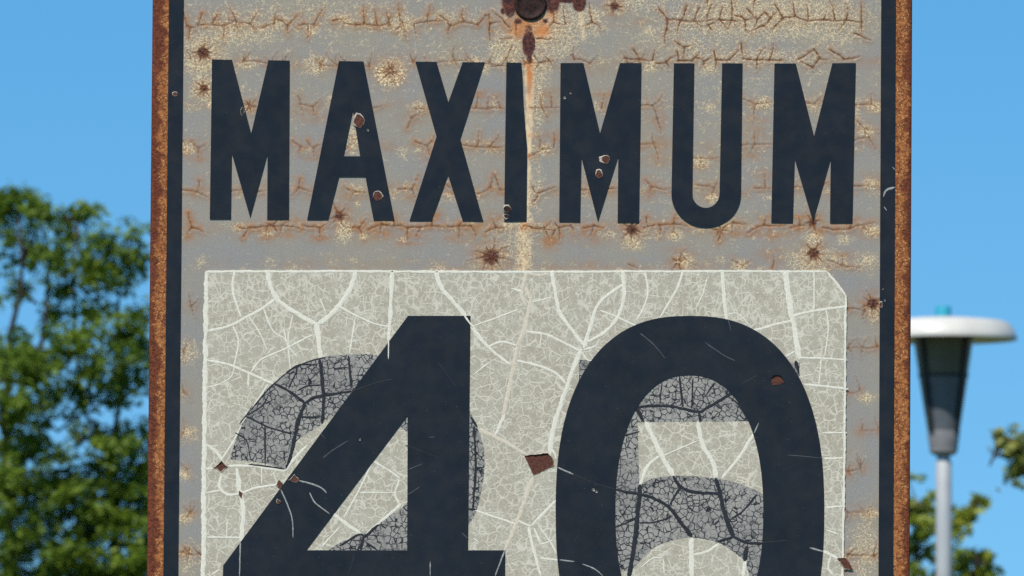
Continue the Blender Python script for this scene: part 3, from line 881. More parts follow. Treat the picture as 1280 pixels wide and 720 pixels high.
YC = -.00188
cream = [
    (A_([(553, 22), (570, 100), (600, 160), (660, 205), (740, 255), (778, 270)]), 5.2, 5.0),
    (A_([(955, 22), (935, 90), (895, 165), (830, 235), (785, 268)]), 5.4, 5.0),
    (A_([(776, 262), (785, 330), (794, 428)]), 6.4, 6.6),
    (A_([(285, 302), (380, 280), (470, 235), (540, 195), (590, 160)]), 3.0, 3.4),
    (A_([(408, 25), (400, 120), (438, 240)]), 3.0, 2.2), (A_([(400, 280), (425, 350), (405, 465)]), 2.4, 2.0),
    (A_([(285, 434), (370, 450), (470, 490), (560, 530), (585, 540)]), 3.2, 3.0),
    (A_([(1117, 22), (1110, 200), (1100, 350)]), 5.6, 4.2),
    (A_([(480, 490), (530, 430), (640, 380), (760, 318)]), 2.2, 2.0),
    (A_([(875, 190), (960, 235), (1040, 270), (1110, 285)]), 2.4, 1.8), (A_([(950, 245), (925, 405)]), 2.2, 2.0),
    (A_([(470, 235), (520, 310), (555, 390)]), 2.0, 1.6), (A_([(535, 195), (580, 300), (640, 350), (660, 480)]), 1.9, 1.6),
    (A_([(670, 230), (650, 330), (655, 380)]), 1.8, 1.4), (A_([(285, 557), (340, 540), (390, 510), (410, 460)]), 1.6, 1.8),
    (A_([(470, 490), (470, 555)]), 2.2, 2.6), (A_([(560, 540), (500, 630), (440, 718)]), 2.2, 1.6),
    (A_([(790, 150), (820, 225)]), 1.6, 1.6), (A_([(630, 290), (645, 360), (690, 420)]), 1.8, 1.4),
    (B_([(235, 24), (255, 100), (300, 155), (355, 220), (400, 290), (470, 375), (570, 455)]), 5.4, 3.4),
    (B_([(755, 24), (775, 150), (790, 220), (840, 290), (895, 365)]), 5.2, 4.0),
    (B_([(1075, 22), (1078, 150), (1050, 240), (990, 310), (915, 350)]), 5.4, 3.4),
    (B_([(1075, 92), (1000, 145), (955, 200), (930, 280), (898, 380)]), 3.6, 4.8),
    (B_([(888, 385), (850, 470), (820, 560), (770, 718), (745, 860)]), 5.0, 4.6),
    (B_([(640, 305), (720, 315), (780, 340), (878, 390)]), 2.6, 3.0), (B_([(598, 435), (700, 460), (770, 490), (820, 540)]), 2.8, 3.0),
    (B_([(468, 375), (530, 350), (605, 370)]), 2.8, 2.4), (B_([(665, 172), (755, 150)]), 2.0, 1.4), (B_([(570, 110), (625, 127)]), 2.0, 2.6),
    (B_([(400, 280), (500, 245), (605, 205)]), 2.0, 1.6), (B_([(970, 210), (1040, 235), (1145, 285)]), 2.0, 2.2),
    (B_([(895, 388), (950, 370), (970, 340)]), 2.4, 1.6), (B_([(890, 395), (915, 432), (948, 435)]), 1.8, 1.4),
    (B_([(710, 315), (700, 380)]), 1.8, 1.4), (B_([(480, 440), (400, 500)]), 1.8, 1.5),
    (C_([(88, 26), (100, 120), (80, 190), (50, 240)]), 2.4, 1.8), (C_([(250, 26), (220, 110), (150, 228)]), 2.8, 2.2),
    (C_([(413, 26), (420, 130), (432, 240)]), 4.4, 3.6), (C_([(678, 24), (700, 180), (740, 402)]), 6.8, 6.4),
    (C_([(540, 282), (640, 255), (705, 238), (722, 215), (850, 190), (940, 180)]), 3.2, 2.6),
    (C_([(800, 28), (800, 198)]), 1.8, 2.0), (C_([(735, 395), (830, 398), (940, 405)]), 2.6, 2.0),
    (C_([(758, 508), (840, 515), (945, 528)]), 2.8, 2.4), (C_([(680, 392), (722, 365)]), 2.4, 2.6),
    (C_([(430, 215), (480, 210), (530, 262)]), 1.6, 1.4), (C_([(830, 400), (820, 512)]), 1.8, 1.6), (C_([(850, 190), (860, 270), (845, 392)]), 1.8, 1.6),
    (C_([(350, 60), (330, 130), (300, 190)]), 1.7, 1.4), (C_([(860, 40), (900, 90), (930, 130)]), 2.2, 2.6),
    (D_([(285, 130), (330, 165), (352, 200)]), 3.4, 3.4), (D_([(345, 202), (400, 120), (440, 40)]), 2.2, 1.6),
    (D_([(280, 240), (312, 236)]), 3.0, 2.4), (D_([(378, 225), (480, 225), (560, 235), (635, 248)]), 3.0, 3.0),
    (D_([(418, 235), (430, 330), (447, 420), (438, 565)]), 5.4, 5.0), (D_([(348, 270), (340, 320), (372, 352), (430, 350), (500, 325), (605, 308)]), 4.0, 2.6),
    (D_([(280, 347), (342, 335)]), 2.2, 2.8), (D_([(280, 546), (435, 548)]), 2.4, 2.0), (D_([(630, 248), (680, 190), (735, 130)]), 4.0, 2.6),
    (D_([(530, 230), (530, 310)]), 1.6, 1.6), (D_([(375, 470), (372, 545)]), 1.6, 1.4), (D_([(340, 690), (300, 720)]), 2.0, 1.6),
    (D_([(1030, 203), (1090, 238), (1152, 282)]), 2.4, 2.0), (D_([(1150, 285), (1130, 350), (1152, 402)]), 2.2, 2.2), (D_([(970, 345), (1130, 345)]), 1.8, 1.5),
    (D_([(1030, 203), (970, 330), (900, 460)]), 2.2, 2.0), (D_([(850, 438), (910, 485), (975, 530)]), 4.4, 3.6), (D_([(1160, 395), (1060, 480), (1000, 530)]), 3.2, 2.8),
    (D_([(800, 590), (880, 500)]), 2.0, 1.8),
    (E_([(545, -10), (500, 88)]), 3.6, 2.6), (E_([(775, -5), (742, 160)]), 5.4, 4.8), (E_([(740, 150), (765, 165), (775, 195)]), 4.0, 3.0),
    (E_([(410, 425), (500, 455), (592, 487)]), 2.2, 2.8), (E_([(600, 470), (662, 497)]), 2.8, 2.6), (E_([(662, 495), (720, 435), (775, 378)]), 3.0, 3.2),
    (E_([(650, 500), (670, 590), (705, 722)]), 3.4, 3.2), (E_([(675, 505), (690, 540), (705, 578)]), 3.6, 2.4), (E_([(700, 500), (750, 570), (775, 620)]), 2.2, 2.0),
    (E_([(700, 640), (795, 650)]), 2.4, 2.4), (E_([(705, 580), (760, 560)]), 1.8, 1.5), (E_([(400, 550), (430, 570)]), 1.8, 1.4),
    (F_([(90, 24), (150, 150), (208, 254)]), 5.4, 6.0), (F_([(310, 24), (330, 120), (375, 200), (388, 265)]), 5.2, 5.4),
    (F_([(152, 168), (100, 210), (66, 295)]), 3.6, 4.4), (F_([(548, 72), (480, 180), (412, 262)]), 3.6, 3.2),
    (F_([(285, 512), (284, 600), (287, 680)]), 5.6, 5.8), (F_([(400, 538), (350, 570), (292, 585)]), 3.4, 3.2), (F_([(512, 602), (500, 680)]), 4.6, 4.6),
    (F_([(835, 72), (938, 70)]), 1.8, 1.8), (F_([(835, 180), (930, 178)]), 2.6, 2.2), (F_([(848, 386), (928, 380)]), 2.6, 2.2),
    (F_([(832, 566), (870, 585), (905, 602)]), 4.2, 3.6), (F_([(165, 168), (230, 140), (310, 105)]), 1.8, 1.5), (F_([(165, 600), (170, 672)]), 1.8, 1.6),
    (F_([(70, 640), (120, 600), (160, 600)]), 1.6, 1.6), (F_([(850, 480), (905, 500)]), 1.8, 1.4), (F_([(870, 590), (860, 640), (880, 672)]), 2.6, 2.2),
]
for pts, a, b in cream:
    strip('crack', pts, a, b, YC, M_CREAM, patch)
for pts, a, b in ((B_([(640, 30), (620, 140), (640, 192)]), 4.4, 3.0), (B_([(640, 105), (662, 165)]), 4.0, 4.0),
                  (B_([(660, 155), (640, 260), (600, 380), (575, 500), (530, 718)]), 4.6, 4.8), (B_([(640, 42), (700, 50), (742, 45)]), 3.6, 3.0),
                  (E_([(428, 58), (530, 110), (640, 172)]), 4.4, 4.6), (E_([(672, 275), (640, 360), (600, 470), (542, 607)]), 4.8, 4.4)):
    strip('crack', pts, a, b, YC, M_TAN, patch)
# pale bead along the edge of the patch
for pts, a, b in (([(258, 339), (256.5, 450), (255.5, 540), (254, 720), (250, 930)], 5.2, 5.6), ([(257, 339.6), (420, 339.4), (660, 340.2), (860, 339.4), (1033, 339.6)], 2.8, 2.6),
                  ([(1033, 339.6), (1047, 355.5), (1057, 370)], 2.4, 2.2), ([(1057, 370), (1055.5, 560), (1053, 720), (1050, 930)], 2.8, 2.8)):
    strip('edge_bead', pts, a, b, YC, M_CREAM, patch, jit=.3)
dark = [
    (A_([(790, 425), (800, 500), (808, 620), (800, 718)]), 4.0, 3.4), (A_([(582, 538), (640, 565), (725, 625)]), 2.6, 3.0),
    (A_([(722, 628), (770, 600), (830, 590), (935, 573)]), 3.4, 2.6), (A_([(727, 625), (700, 690), (690, 730)]), 4.0, 4.2),
    (D_([(702, -10), (680, 90), (660, 180), (638, 240)]), 4.2, 3.2), (A_([(920, 412), (926, 480), (932, 560)]), 2.4, 2.4),
    (A_([(690, 478), (650, 562)]), 1.6, 1.8), (A_([(640, 490), (700, 455), (782, 455)]), 2.0, 1.6), (A_([(715, 690), (785, 692)]), 2.0, 2.0),
    (A_([(455, 685), (530, 640), (560, 590)]), 1.4, 1.4), (A_([(690, 570), (740, 548), (800, 545)]), 1.5, 1.5), (A_([(860, 470), (920, 465)]), 1.4, 1.4),
    (D_([(455, 0), (560, 50), (672, 82)]), 1.8, 1.6), (D_([(410, 75), (460, 110), (480, 195)]), 1.8, 1.4), (D_([(545, 40), (545, 222)]), 2.0, 1.6),
    (D_([(700, 5), (800, 5)]), 2.2, 2.0), (D_([(470, 218), (560, 228), (636, 240)]), 1.8, 1.8),
    (A_([(430, 720), (520, 610), (585, 540), (660, 478), (740, 440), (820, 420)]), 1.6, 1.2),
    (D_([(880, 585), (970, 533), (988, 556), (960, 604)]), 2.2, 2.0), (D_([(985, 548), (1010, 530), (1055, 488)]), 4.4, 3.0), (D_([(1000, 570), (1050, 604)]), 2.2, 1.8),
    (D_([(985, 550), (975, 604)]), 3.6, 3.0),
    (E_([(390, 5), (420, 52)]), 3.6, 2.4), (E_([(405, 45), (412, 230), (400, 425)]), 2.6, 2.2), (E_([(380, 420), (412, 420)]), 2.6, 2.4), (E_([(400, 235), (452, 232)]), 1.5, 1.2),
    (E_([(1040, 330), (1090, 342), (1150, 352)]), 2.6, 2.6), (F_([(68, 288), (55, 450), (40, 560), (20, 680)]), 5.2, 5.0), (E_([(1040, 502), (1140, 460)]), 1.8, 1.6),
    (E_([(1080, 90), (1150, 70)]), 1.8, 1.6), (F_([(205, 252), (235, 295), (290, 320), (398, 325)]), 3.4, 3.0), (F_([(237, 298), (190, 378)]), 2.4, 2.0),
    (F_([(-5, 320), (60, 328), (120, 345), (190, 385), (240, 450), (285, 510)]), 2.8, 4.2), (F_([(385, 260), (405, 330), (430, 430), (462, 512)]), 4.6, 5.0),
    (F_([(560, 330), (500, 400), (450, 436)]), 2.2, 1.8), (F_([(392, 530), (460, 510)]), 2.8, 3.2), (F_([(458, 508), (520, 535), (585, 535)]), 3.8, 2.6),
    (F_([(516, 548), (508, 612)]), 4.8, 4.6), (F_([(60, 450), (130, 447), (205, 423)]), 1.8, 1.4), (F_([(0, 445), (52, 428)]), 1.6, 1.6),
    (C_([(48, 604), (110, 598), (200, 600), (310, 622), (350, 605), (420, 565), (485, 522)]), 3.0, 3.2), (C_([(233, 472), (248, 604)]), 2.6, 2.4),
    (C_([(315, 622), (320, 665)]), 3.4, 3.4), (C_([(48, 600), (84, 664)]), 4.4, 3.6), (C_([(722, 408), (730, 440), (738, 470)]), 5.0, 2.0),
    (C_([(160, 500), (150, 595)]), 1.4, 1.4), (C_([(290, 480), (285, 610)]), 1.6, 1.6), (C_([(380, 500), (340, 560)]), 1.6, 1.4), (C_([(520, 655), (480, 590), (440, 560)]), 1.6, 1.4),
]
for pts, a, b in dark:
    strip('crack', pts, a * 1.15, b * 1.15, YC - .0001, M_DARK, patch)

# ---- the black figures stuck over it
four = [[(510, 395), (588, 395), (586.5, 540), (585, 688), (631.5, 688), (631, 762), (584, 762), (583, 884), (507.5, 884), (508, 762), (278, 762), (279, 707)],
        [(509.6, 520), (509, 688), (383, 688)]]

def superell(cx, cy, a, b, n, m=96):
    out = []
    for i in range(m):
        t_ = 2 * math.pi * i / m
        c, s = math.cos(t_), math.sin(t_)
        out.append((cx + a * math.copysign(abs(c) ** (2 / n), c), cy + b * math.copysign(abs(s) ** (2 / n), s)))
    return out
zero = [superell(862.3, 640, 167.8, 245, 2.45), superell(861.5, 640, 92.5, 171, 2.25)]
for lp in (four, zero):
    prism('digit', lp, -.0017, -.0023, M_NUM, patch)

# ---- scratches
YS = -.00234
for pts, w, m in (
        (D_([(805, 190), (850, 155), (920, 110)]), 1.3, M_SCRDIM), (D_([(698, 291), (760, 308), (800, 325), (822, 347)]), 2.0, M_SCR),
        (D_([(615, 330), (650, 410), (668, 470), (671, 548)]), 1.7, M_SCR), (D_([(745, 345), (770, 390), (835, 440)]), 1.8, M_SCR),
        (D_([(434, 565), (432, 650), (430, 722)]), 1.7, M_SCR), (D_([(795, 80), (818, 105)]), 1.2, M_SCRDIM),
        (E_([(783, 232), (852, 263)]), 2.0, M_SCR), (E_([(208, 655), (208, 722)]), 1.3, M_SCR), (E_([(110, 242), (172, 216)]), 1.3, M_SCRDIM),
        (E_([(103, 358), (162, 319)]), 1.3, M_SCRDIM), (E_([(543, 605), (500, 722)]), 1.8, M_SCR), (E_([(350, 528), (378, 552)]), 1.4, M_SCRDIM),
        (E_([(790, 648), (858, 656)]), 1.8, M_SCR), (E_([(893, 667), (950, 690), (985, 720)]), 1.7, M_SCR), (E_([(200, 97), (228, 95)]), 1.3, M_SCRDIM),
        (F_([(782, 555), (838, 571)]), 2.2, M_SCR), (F_([(690, 165), (840, 178)]), 1.0, M_SCRDIM), (F_([(548, 72), (567, 30)]), 1.6, M_SCR),
        (C_([(65, 290), (120, 335), (175, 400)]), 1.5, M_SCRDIM), (C_([(340, 330), (420, 385), (467, 408)]), 1.4, M_SCRDIM), (C_([(438, 235), (450, 280)]), 1.3, M_SCRDIM),
        (A_([(1101, 345), (1100, 428)]), 1.7, M_CREAM), (A_([(940, 572), (1050, 535), (1120, 520)]), 1.6, M_DARK), (F_([(580, 535), (690, 525)]), 1.4, M_DARK),
        (E_([(850, 262), (950, 305), (1045, 332)]), 1.6, M_DARK), (B_([(240, 440), (330, 560)]), 1.2, M_DARK), (C_([(500, 505), (560, 470)]), 1.6, M_DARK),
        (B_([(360, 228), (398, 285)]), 2.4, M_CREAM), (E_([(95, 130), (250, 190)]), 1.0, M_DARK), (D_([(950, 620), (920, 718)]), 2.0, M_DARK)):
    strip('scratch', pts, w, w * .7, YS, m, patch, dome=.00004)
for pts, w in ((G_([(1141, 250), (1105, 262), (1092, 290)]), 2.6), (G_([(1094, 332), (1106, 348)]), 1.8), (G_([(1130, 165), (1141, 178)]), 2.0)):
    strip('scratch', pts, w, w * .7, -.0017, M_SCR, sign, dome=.00005)

# ---- chips where bare rusted steel shows
def chip(pts, y, parent, rim=1.6, rim_side=None, mat=M_CHIP, rimmat=M_RIM, lift=.0005):
    cu = sum(p[0] for p in pts) / len(pts); cv = sum(p[1] for p in pts) / len(pts)
    if len(pts) > 6:
        pass
    P = []
    for i, p in enumerate(pts):
        q = pts[(i + 1) % len(pts)]
        L = math.hypot(q[0] - p[0], q[1] - p[1])
        n = max(1, int(L / 2.5))
        for k in range(n):
            P.append((p[0] + (q[0] - p[0]) * k / n + rs.uniform(-.45, .45), p[1] + (q[1] - p[1]) * k / n + rs.uniform(-.45, .45)))
    n = len(P)
    o = mesh_obj('paint_chip', [V3(cu, cv, y)] + [V3(u, v, y) for u, v in P], [(0, 1 + (i + 1) % n, 1 + i) for i in range(n)], mat, parent)
    verts, faces = [], []
    for u, v in P:
        L = math.hypot(u - cu, v - cv) + 1e-6
        du, dv = (u - cu) / L, (v - cv) / L
        w = rim * rs.uniform(.35, 1.15)
        if rim_side is not None:
            w *= max(.18, .5 + .9 * (du * rim_side[0] + dv * rim_side[1]))
        verts += [V3(u, v, y), V3(u + du * w * .25, v + dv * w * .25, y - lift * rs.uniform(.6, 1) * (max(.12, .55 - .75 * dv) if lift > .0008 else 1)), V3(u + du * w, v + dv * w, y - .00008)]
    for i in range(n):
        j = (i + 1) % n
        faces += [(3 * i, 3 * j, 3 * j + 1, 3 * i + 1), (3 * i + 1, 3 * j + 1, 3 * j + 2, 3 * i + 2)]
    mesh_obj('flake_rim', verts, faces, rimmat, o)
    return o

def blobpts(u, v, ru, rv, n=9):
    return [(u + ru * rs.uniform(.8, 1.15) * math.cos(6.283 * i / n), v + rv * rs.uniform(.8, 1.15) * math.sin(6.283 * i / n)) for i in range(n)]
YD = -.0024
chip([(656, 570), (668, 568.5), (684, 567), (690, 573), (692, 582), (680, 588.5), (667, 594), (662, 584)], YC - .0001, sign, 2.0, (.2, -.5), lift=.0012)
chip([(277, 576.5), (281, 581), (285, 584), (280, 586), (276, 590), (272, 586), (267, 584.5), (273, 581)], YC - .0001, sign, 1.8, (-.2, .6), lift=.001)
chip([(349, 600), (353.5, 605), (350.5, 612), (346.5, 606)], YD, sign, 1.6, (-.5, -.8))
chip([(361, 601), (368, 594), (373.5, 600), (371, 603)], YD, sign, .9)
chip([(299, 613.5), (303, 617), (302, 623), (298.5, 618)], YC - .0002, sign, 1.0)
chip([(963, 474), (968, 469.5), (975, 470), (981, 478), (974, 481.5), (965, 481.5)], YD, sign, 1.0, (-.1, -.5), lift=.001, rimmat=M_NUM)
chip(blobpts(348.6, 627.5, 3, 2.6, 6), YD, sign, 1.2, (-.5, -.5))
chip([(1047, 698), (1056, 697.5), (1062, 704), (1066, 712), (1056, 711)], YC - .0002, sign, 1.4, (-.6, .6))
YL = -.0017
chip(blobpts(449, 151, 6.5, 7.5), YL, sign, 4.2, (-.75, -.6))
chip(blobpts(472, 245, 5.5, 6), YL, sign, 2.0, (.2, -.6))
chip(blobpts(757.5, 199.5, 5.2, 5.5), YL, sign, 3.4, (-.8, -.3))
chip(blobpts(748.5, 218, 4, 5), YL, sign, 2.2, (0, -.8))
chip(blobpts(634.5, 262, 4.6, 4.2), YL, sign, 2.4, (-.6, -.7), mat=M_BOLT)
chip(blobpts(633.5, 270.5, 3.2, 2.8, 7), YL, sign, 2.0, (-.7, .3), mat=M_BOLT)
chip(blobpts(219, 118, 2.6, 2.6, 7), YL, sign, 1.0)
chip(blobpts(1101, 381, 2.2, 3.4, 7), YL, sign, 1.2)
chip(blobpts(303, 140, 2.0, 5, 7), YL, sign, .8, mat=M_DARK)
for u, v, a in ((1104, 362, .8), (1106, 376, 1.0), (706, 123, 1.6), (713, 117, 1.0), (742, 613, 1.6), (746, 615, 1.3), (450, 550, 1.2),
                (460, 163, 1.5)):
    chip(blobpts(u, v, a, a, 6), YD if v > 400 else YL, sign, .4, mat=M_SCR)

# ---- bolt
def lathe(profile, n=32):
    """profile of (radius, y) revolved round the y axis"""
    verts, faces = [], []
    for r, y in profile:
        for i in range(n):
            a = 6.28318 * i / n
            verts.append((r * math.cos(a), y, r * math.sin(a)))
    for k in range(len(profile) - 1):
        for i in range(n):
            j = (i + 1) % n
            faces.append((k * n + i, k * n + j, (k + 1) * n + j, (k + 1) * n + i))
    faces.append(tuple(range((len(profile) - 1) * n, len(profile) * n)))
    return verts, faces
bx, _, bz = V3(663, 5, 0)
BP = [(.0128, .0), (.0128, -.0012), (.0122, -.0020), (.0104, -.0016), (.0098, -.0010), (.0060, -.0014), (.0015, -.0016)]
v_, f_ = lathe(BP)
b_ = mesh_obj('bolt_head', v_, f_, M_BOLT, sign, True)
b_.location = (bx, -.0008, bz)
v_, f_ = lathe(BP)
lb = mesh_obj('bolt_head', v_, f_, M_BOLT, sign, True)
lx, _, lz = V3(656, 1075, 0)
lb.location = (lx, -.0006, lz)

# ---- channel post behind the sign
def channel_post():
    t_ = .0045
    prof = [(-.030, 0), (-.014, 0), (-.014, .030), (.014, .030), (.014, 0), (.030, 0), (.030, t_), (.014 + t_, t_), (.014 + t_, .030 + t_), (-.014 - t_, .030 + t_), (-.014 - t_, t_), (-.030, t_)]
    bm = bmesh.new()
    ztop = OZ + Z_T - .03
    lo = [bm.verts.new((x, y, -.4)) for x, y in prof]
    hi = [bm.verts.new((x, y, ztop)) for x, y in prof]
    n = len(prof)
    for i in range(n):
        bm.faces.new((lo[i], lo[(i + 1) % n], hi[(i + 1) % n], hi[i]))
    quads = [(0, 1, 10, 11), (1, 2, 9, 10), (2, 3, 8, 9), (3, 4, 7, 8), (4, 5, 6, 7)]
    for q in quads:
        bm.faces.new([hi[i] for i in q]); bm.faces.new([lo[i] for i in reversed(q)])
    bmesh.ops.recalc_face_normals(bm, faces=bm.faces)
    o = bm_obj('sign_post', bm, M_STEEL)
    o.location = (OX, DIST + .0021, 0)
    o["label"] = 'grey steel channel post standing behind the rusted speed limit sign'
    o["category"] = 'post'
channel_post()

# ------------------------------------------------------------------ street lamp
LD = 45.0
LPX = K * LD
lamp_top = at(1179, 397, LD)
lamp = thing('street_lamp', 'pale grey street lamp with flat white cap over a tapered dark lantern', 'street lamp', (lamp_top[0], LD, 0))
M_CAP = m_plain('white_lamp_paint', (.50, .49, .44), (.60, .59, .54), 6, .4, .4)
M_POLE = m_plain('pale_pole_paint', (.33, .355, .37), (.39, .41, .42), 9, .5, .4)
M_LENS = m_plain('smoked_acrylic', (.085, .10, .12), (.12, .135, .155), 12, .18, .6)
M_LENS2 = m_plain('upper_smoked_acrylic', (.085, .085, .062), (.115, .11, .08), 12, .3, .5)
M_RIB = m_plain('dark_lamp_frame', (.014, .015, .016), (.026, .026, .026), 12, .5, .4)
M_FIN = m_plain('blue_photocell', (.03, .30, .42), (.05, .36, .48), 12, .35, .5)
M_CUP = m_plain('grey_lamp_base', (.16, .16, .165), (.22, .22, .22), 12, .5, .4)

def zl(v):
    return at(1179, v, LD)[2]
def turned(name, prof, mat, parent, n=48, smooth=True, cap=True):
    verts, faces = [], []
    for r, z in prof:
        for i in range(n):
            a = 6.28318 * i / n
            verts.append((r * math.cos(a), r * math.sin(a), z))
    for k in range(len(prof) - 1):
        for i in range(n):
            j = (i + 1) % n
            faces.append((k * n + i, k * n + j, (k + 1) * n + j, (k + 1) * n + i))
    if cap:
        faces.append(tuple(reversed(range(n))))
        faces.append(tuple(range((len(prof) - 1) * n, len(prof) * n)))
    bm = bmesh.new()
    vv = [bm.verts.new(v) for v in verts]
    for f in faces:
        bm.faces.new([vv[i] for i in f])
    bmesh.ops.recalc_face_normals(bm, faces=bm.faces)
    o = bm_obj(name, bm, mat, parent, smooth)
    if smooth:
        o.data.set_sharp_from_angle(angle=R(40))
    return o
p_ = LPX
turned('pole', [(.052, -.3), (.050, 1.0), (10.2 * p_, zl(720)), (10.0 * p_, zl(578)), (8.4 * p_, zl(576)), (8.4 * p_, zl(564))], M_POLE, lamp)
cup = turned('base_cup', [(13 * p_, zl(569)), (17.5 * p_, zl(565)), (18.2 * p_, zl(558)), (20.8 * p_, zl(540)), (20.2 * p_, zl(538))], M_CUP, lamp)
turned('lower_lens', [(20.2 * p_, zl(540)), (31.0 * p_, zl(470))], M_LENS, lamp)
turned('upper_lens', [(30.6 * p_, zl(471)), (38.0 * p_, zl(420))], M_LENS2, lamp)
turned('lens_ring', [(29.6 * p_, zl(472)), (31.6 * p_, zl(471.5)), (31.9 * p_, zl(468)), (30.6 * p_, zl(467.5))], M_RIB, lamp)
for i in range(4):
    a = R(45 + 90 * i)
    bm = bmesh.new()
    ca, sa = math.cos(a), math.sin(a)
    vv = []
    for r, z in ((20.6 * p_, zl(541)), (38.6 * p_, zl(419))):
        for dr, dt in ((-.006, -.011), (.010, -.011), (.010, .011), (-.006, .011)):
            vv.append(bm.verts.new(((r + dr) * ca - dt * sa, (r + dr) * sa + dt * ca, z)))
    for q in ((0, 1, 5, 4), (1, 2, 6, 5), (2, 3, 7, 6), (3, 0, 4, 7), (3, 2, 1, 0), (4, 5, 6, 7)):
        bm.faces.new([vv[k] for k in q])
    bmesh.ops.recalc_face_normals(bm, faces=bm.faces)
    bm_obj('rib', bm, M_RIB, lamp)
capo = turned('cap', [(36.0 * p_, zl(419.5)), (70 * p_, zl(420.5)), (88 * p_, zl(424)), (92.6 * p_, zl(425.2)), (93 * p_, zl(424)), (91 * p_, zl(418)), (86.5 * p_, zl(409)), (82 * p_, zl(404.5)),
                       (74 * p_, zl(401.5)), (45 * p_, zl(398.5)), (25 * p_, zl(397)), (8 * p_, zl(396))], M_CAP, lamp, 72)
turned('photocell', [(10 * p_, zl(397)), (10 * p_, zl(386)), (9.2 * p_, zl(383)), (4 * p_, zl(382))], M_FIN, lamp, 24)

# ------------------------------------------------------------------ trees
def m_leaf(name, ca, cb):
    t = NT(name)
    a = t.n.new('ShaderNodeAttribute'); a.attribute_name = 'leaf_tone'
    col = t.mix(a.outputs['Fac'], ca, cb)
    d = t.n.new('ShaderNodeBsdfTranslucent'); t.l.new(col, d.inputs['Color'])
    t.done(col, .5, .3)
    m = t.n.new('ShaderNodeMixShader'); m.inputs[0].default_value = .40
    t.l.new(t.bsdf.outputs[0], m.inputs[1]); t.l.new(d.outputs[0], m.inputs[2])
    t.l.new(m.outputs[0], t.n['Material Output'].inputs['Surface'])
    return t.mat
M_BARK = m_plain('bark', (.030, .024, .018), (.065, .052, .040), 14, .9, .2, 0, .01)

def leaf_mesh(name, centres, sizes, tones, mat, parent, rng, aspect=.5, up=.55):
    n = len(centres)
    d = rng.normal(size=(n, 3)); d /= np.linalg.norm(d, axis=1)[:, None]
    nrm = rng.normal(size=(n, 3)); nrm[:, 2] = np.abs(nrm[:, 2]) + up; nrm /= np.linalg.norm(nrm, axis=1)[:, None]
    d -= (d * nrm).sum(1)[:, None] * nrm; d /= np.linalg.norm(d, axis=1)[:, None] + 1e-9
    s = np.cross(nrm, d)
    L = sizes[:, None]
    a = centres - d * L * .5
    b = centres + s * L * aspect * .5 - d * L * .05 + nrm * L * .10
    c = centres + d * L * .5 - nrm * L * .08
    e = centres - s * L * aspect * .5 - d * L * .05 + nrm * L * .10
    co = np.stack([a, b, c, e], 1).reshape(-1, 3)
    i = np.arange(n) * 4
    tri = np.stack([i, i + 1, i + 2, i, i + 2, i + 3], 1).reshape(-1, 3)
    me = bpy.data.meshes.new(name)
    me.vertices.add(len(co)); me.vertices.foreach_set('co', co.astype(np.float32).ravel())
    me.loops.add(tri.size); me.loops.foreach_set('vertex_index', tri.astype(np.int32).ravel())
    me.polygons.add(len(tri)); me.polygons.foreach_set('loop_start', np.arange(0, tri.size, 3, dtype=np.int32))
    me.update(calc_edges=True)
    at_ = me.attributes.new('leaf_tone', 'FLOAT', 'POINT')
    at_.data.foreach_set('value', np.repeat(tones, 4).astype(np.float32))
    me.materials.append(mat)
    o = link(bpy.data.objects.new(name, me), parent)
    return o

def limbs(name, lines, mat, parent, sides=8):
    verts, faces = [], []
    for pts, r0, r1 in lines:
        pts = [np.array(p, float) for p in pts]
        base = len(verts)
        n = len(pts)
        for i, p in enumerate(pts):
            t_ = pts[min(i + 1, n - 1)] - pts[max(i - 1, 0)]
            t_ /= np.linalg.norm(t_) + 1e-9
            x = np.cross(t_, (0.13, 1, 0.07)); x /= np.linalg.norm(x) + 1e-9
            y = np.cross(t_, x)
            r = r0 + (r1 - r0) * i / (n - 1)
            for k in range(sides):
                a = 6.28318 * k / sides
                verts.append(tuple(p + r * (math.cos(a) * x + math.sin(a) * y)))
        for i in range(n - 1):
            for k in range(sides):
                k2 = (k + 1) % sides
                faces.append((base + i * sides + k, base + i * sides + k2, base + (i + 1) * sides + k2, base + (i + 1) * sides + k))
        faces.append(tuple(base + (n - 1) * sides + k for k in range(sides)))
    return mesh_obj(name, verts, faces, mat, parent, True)

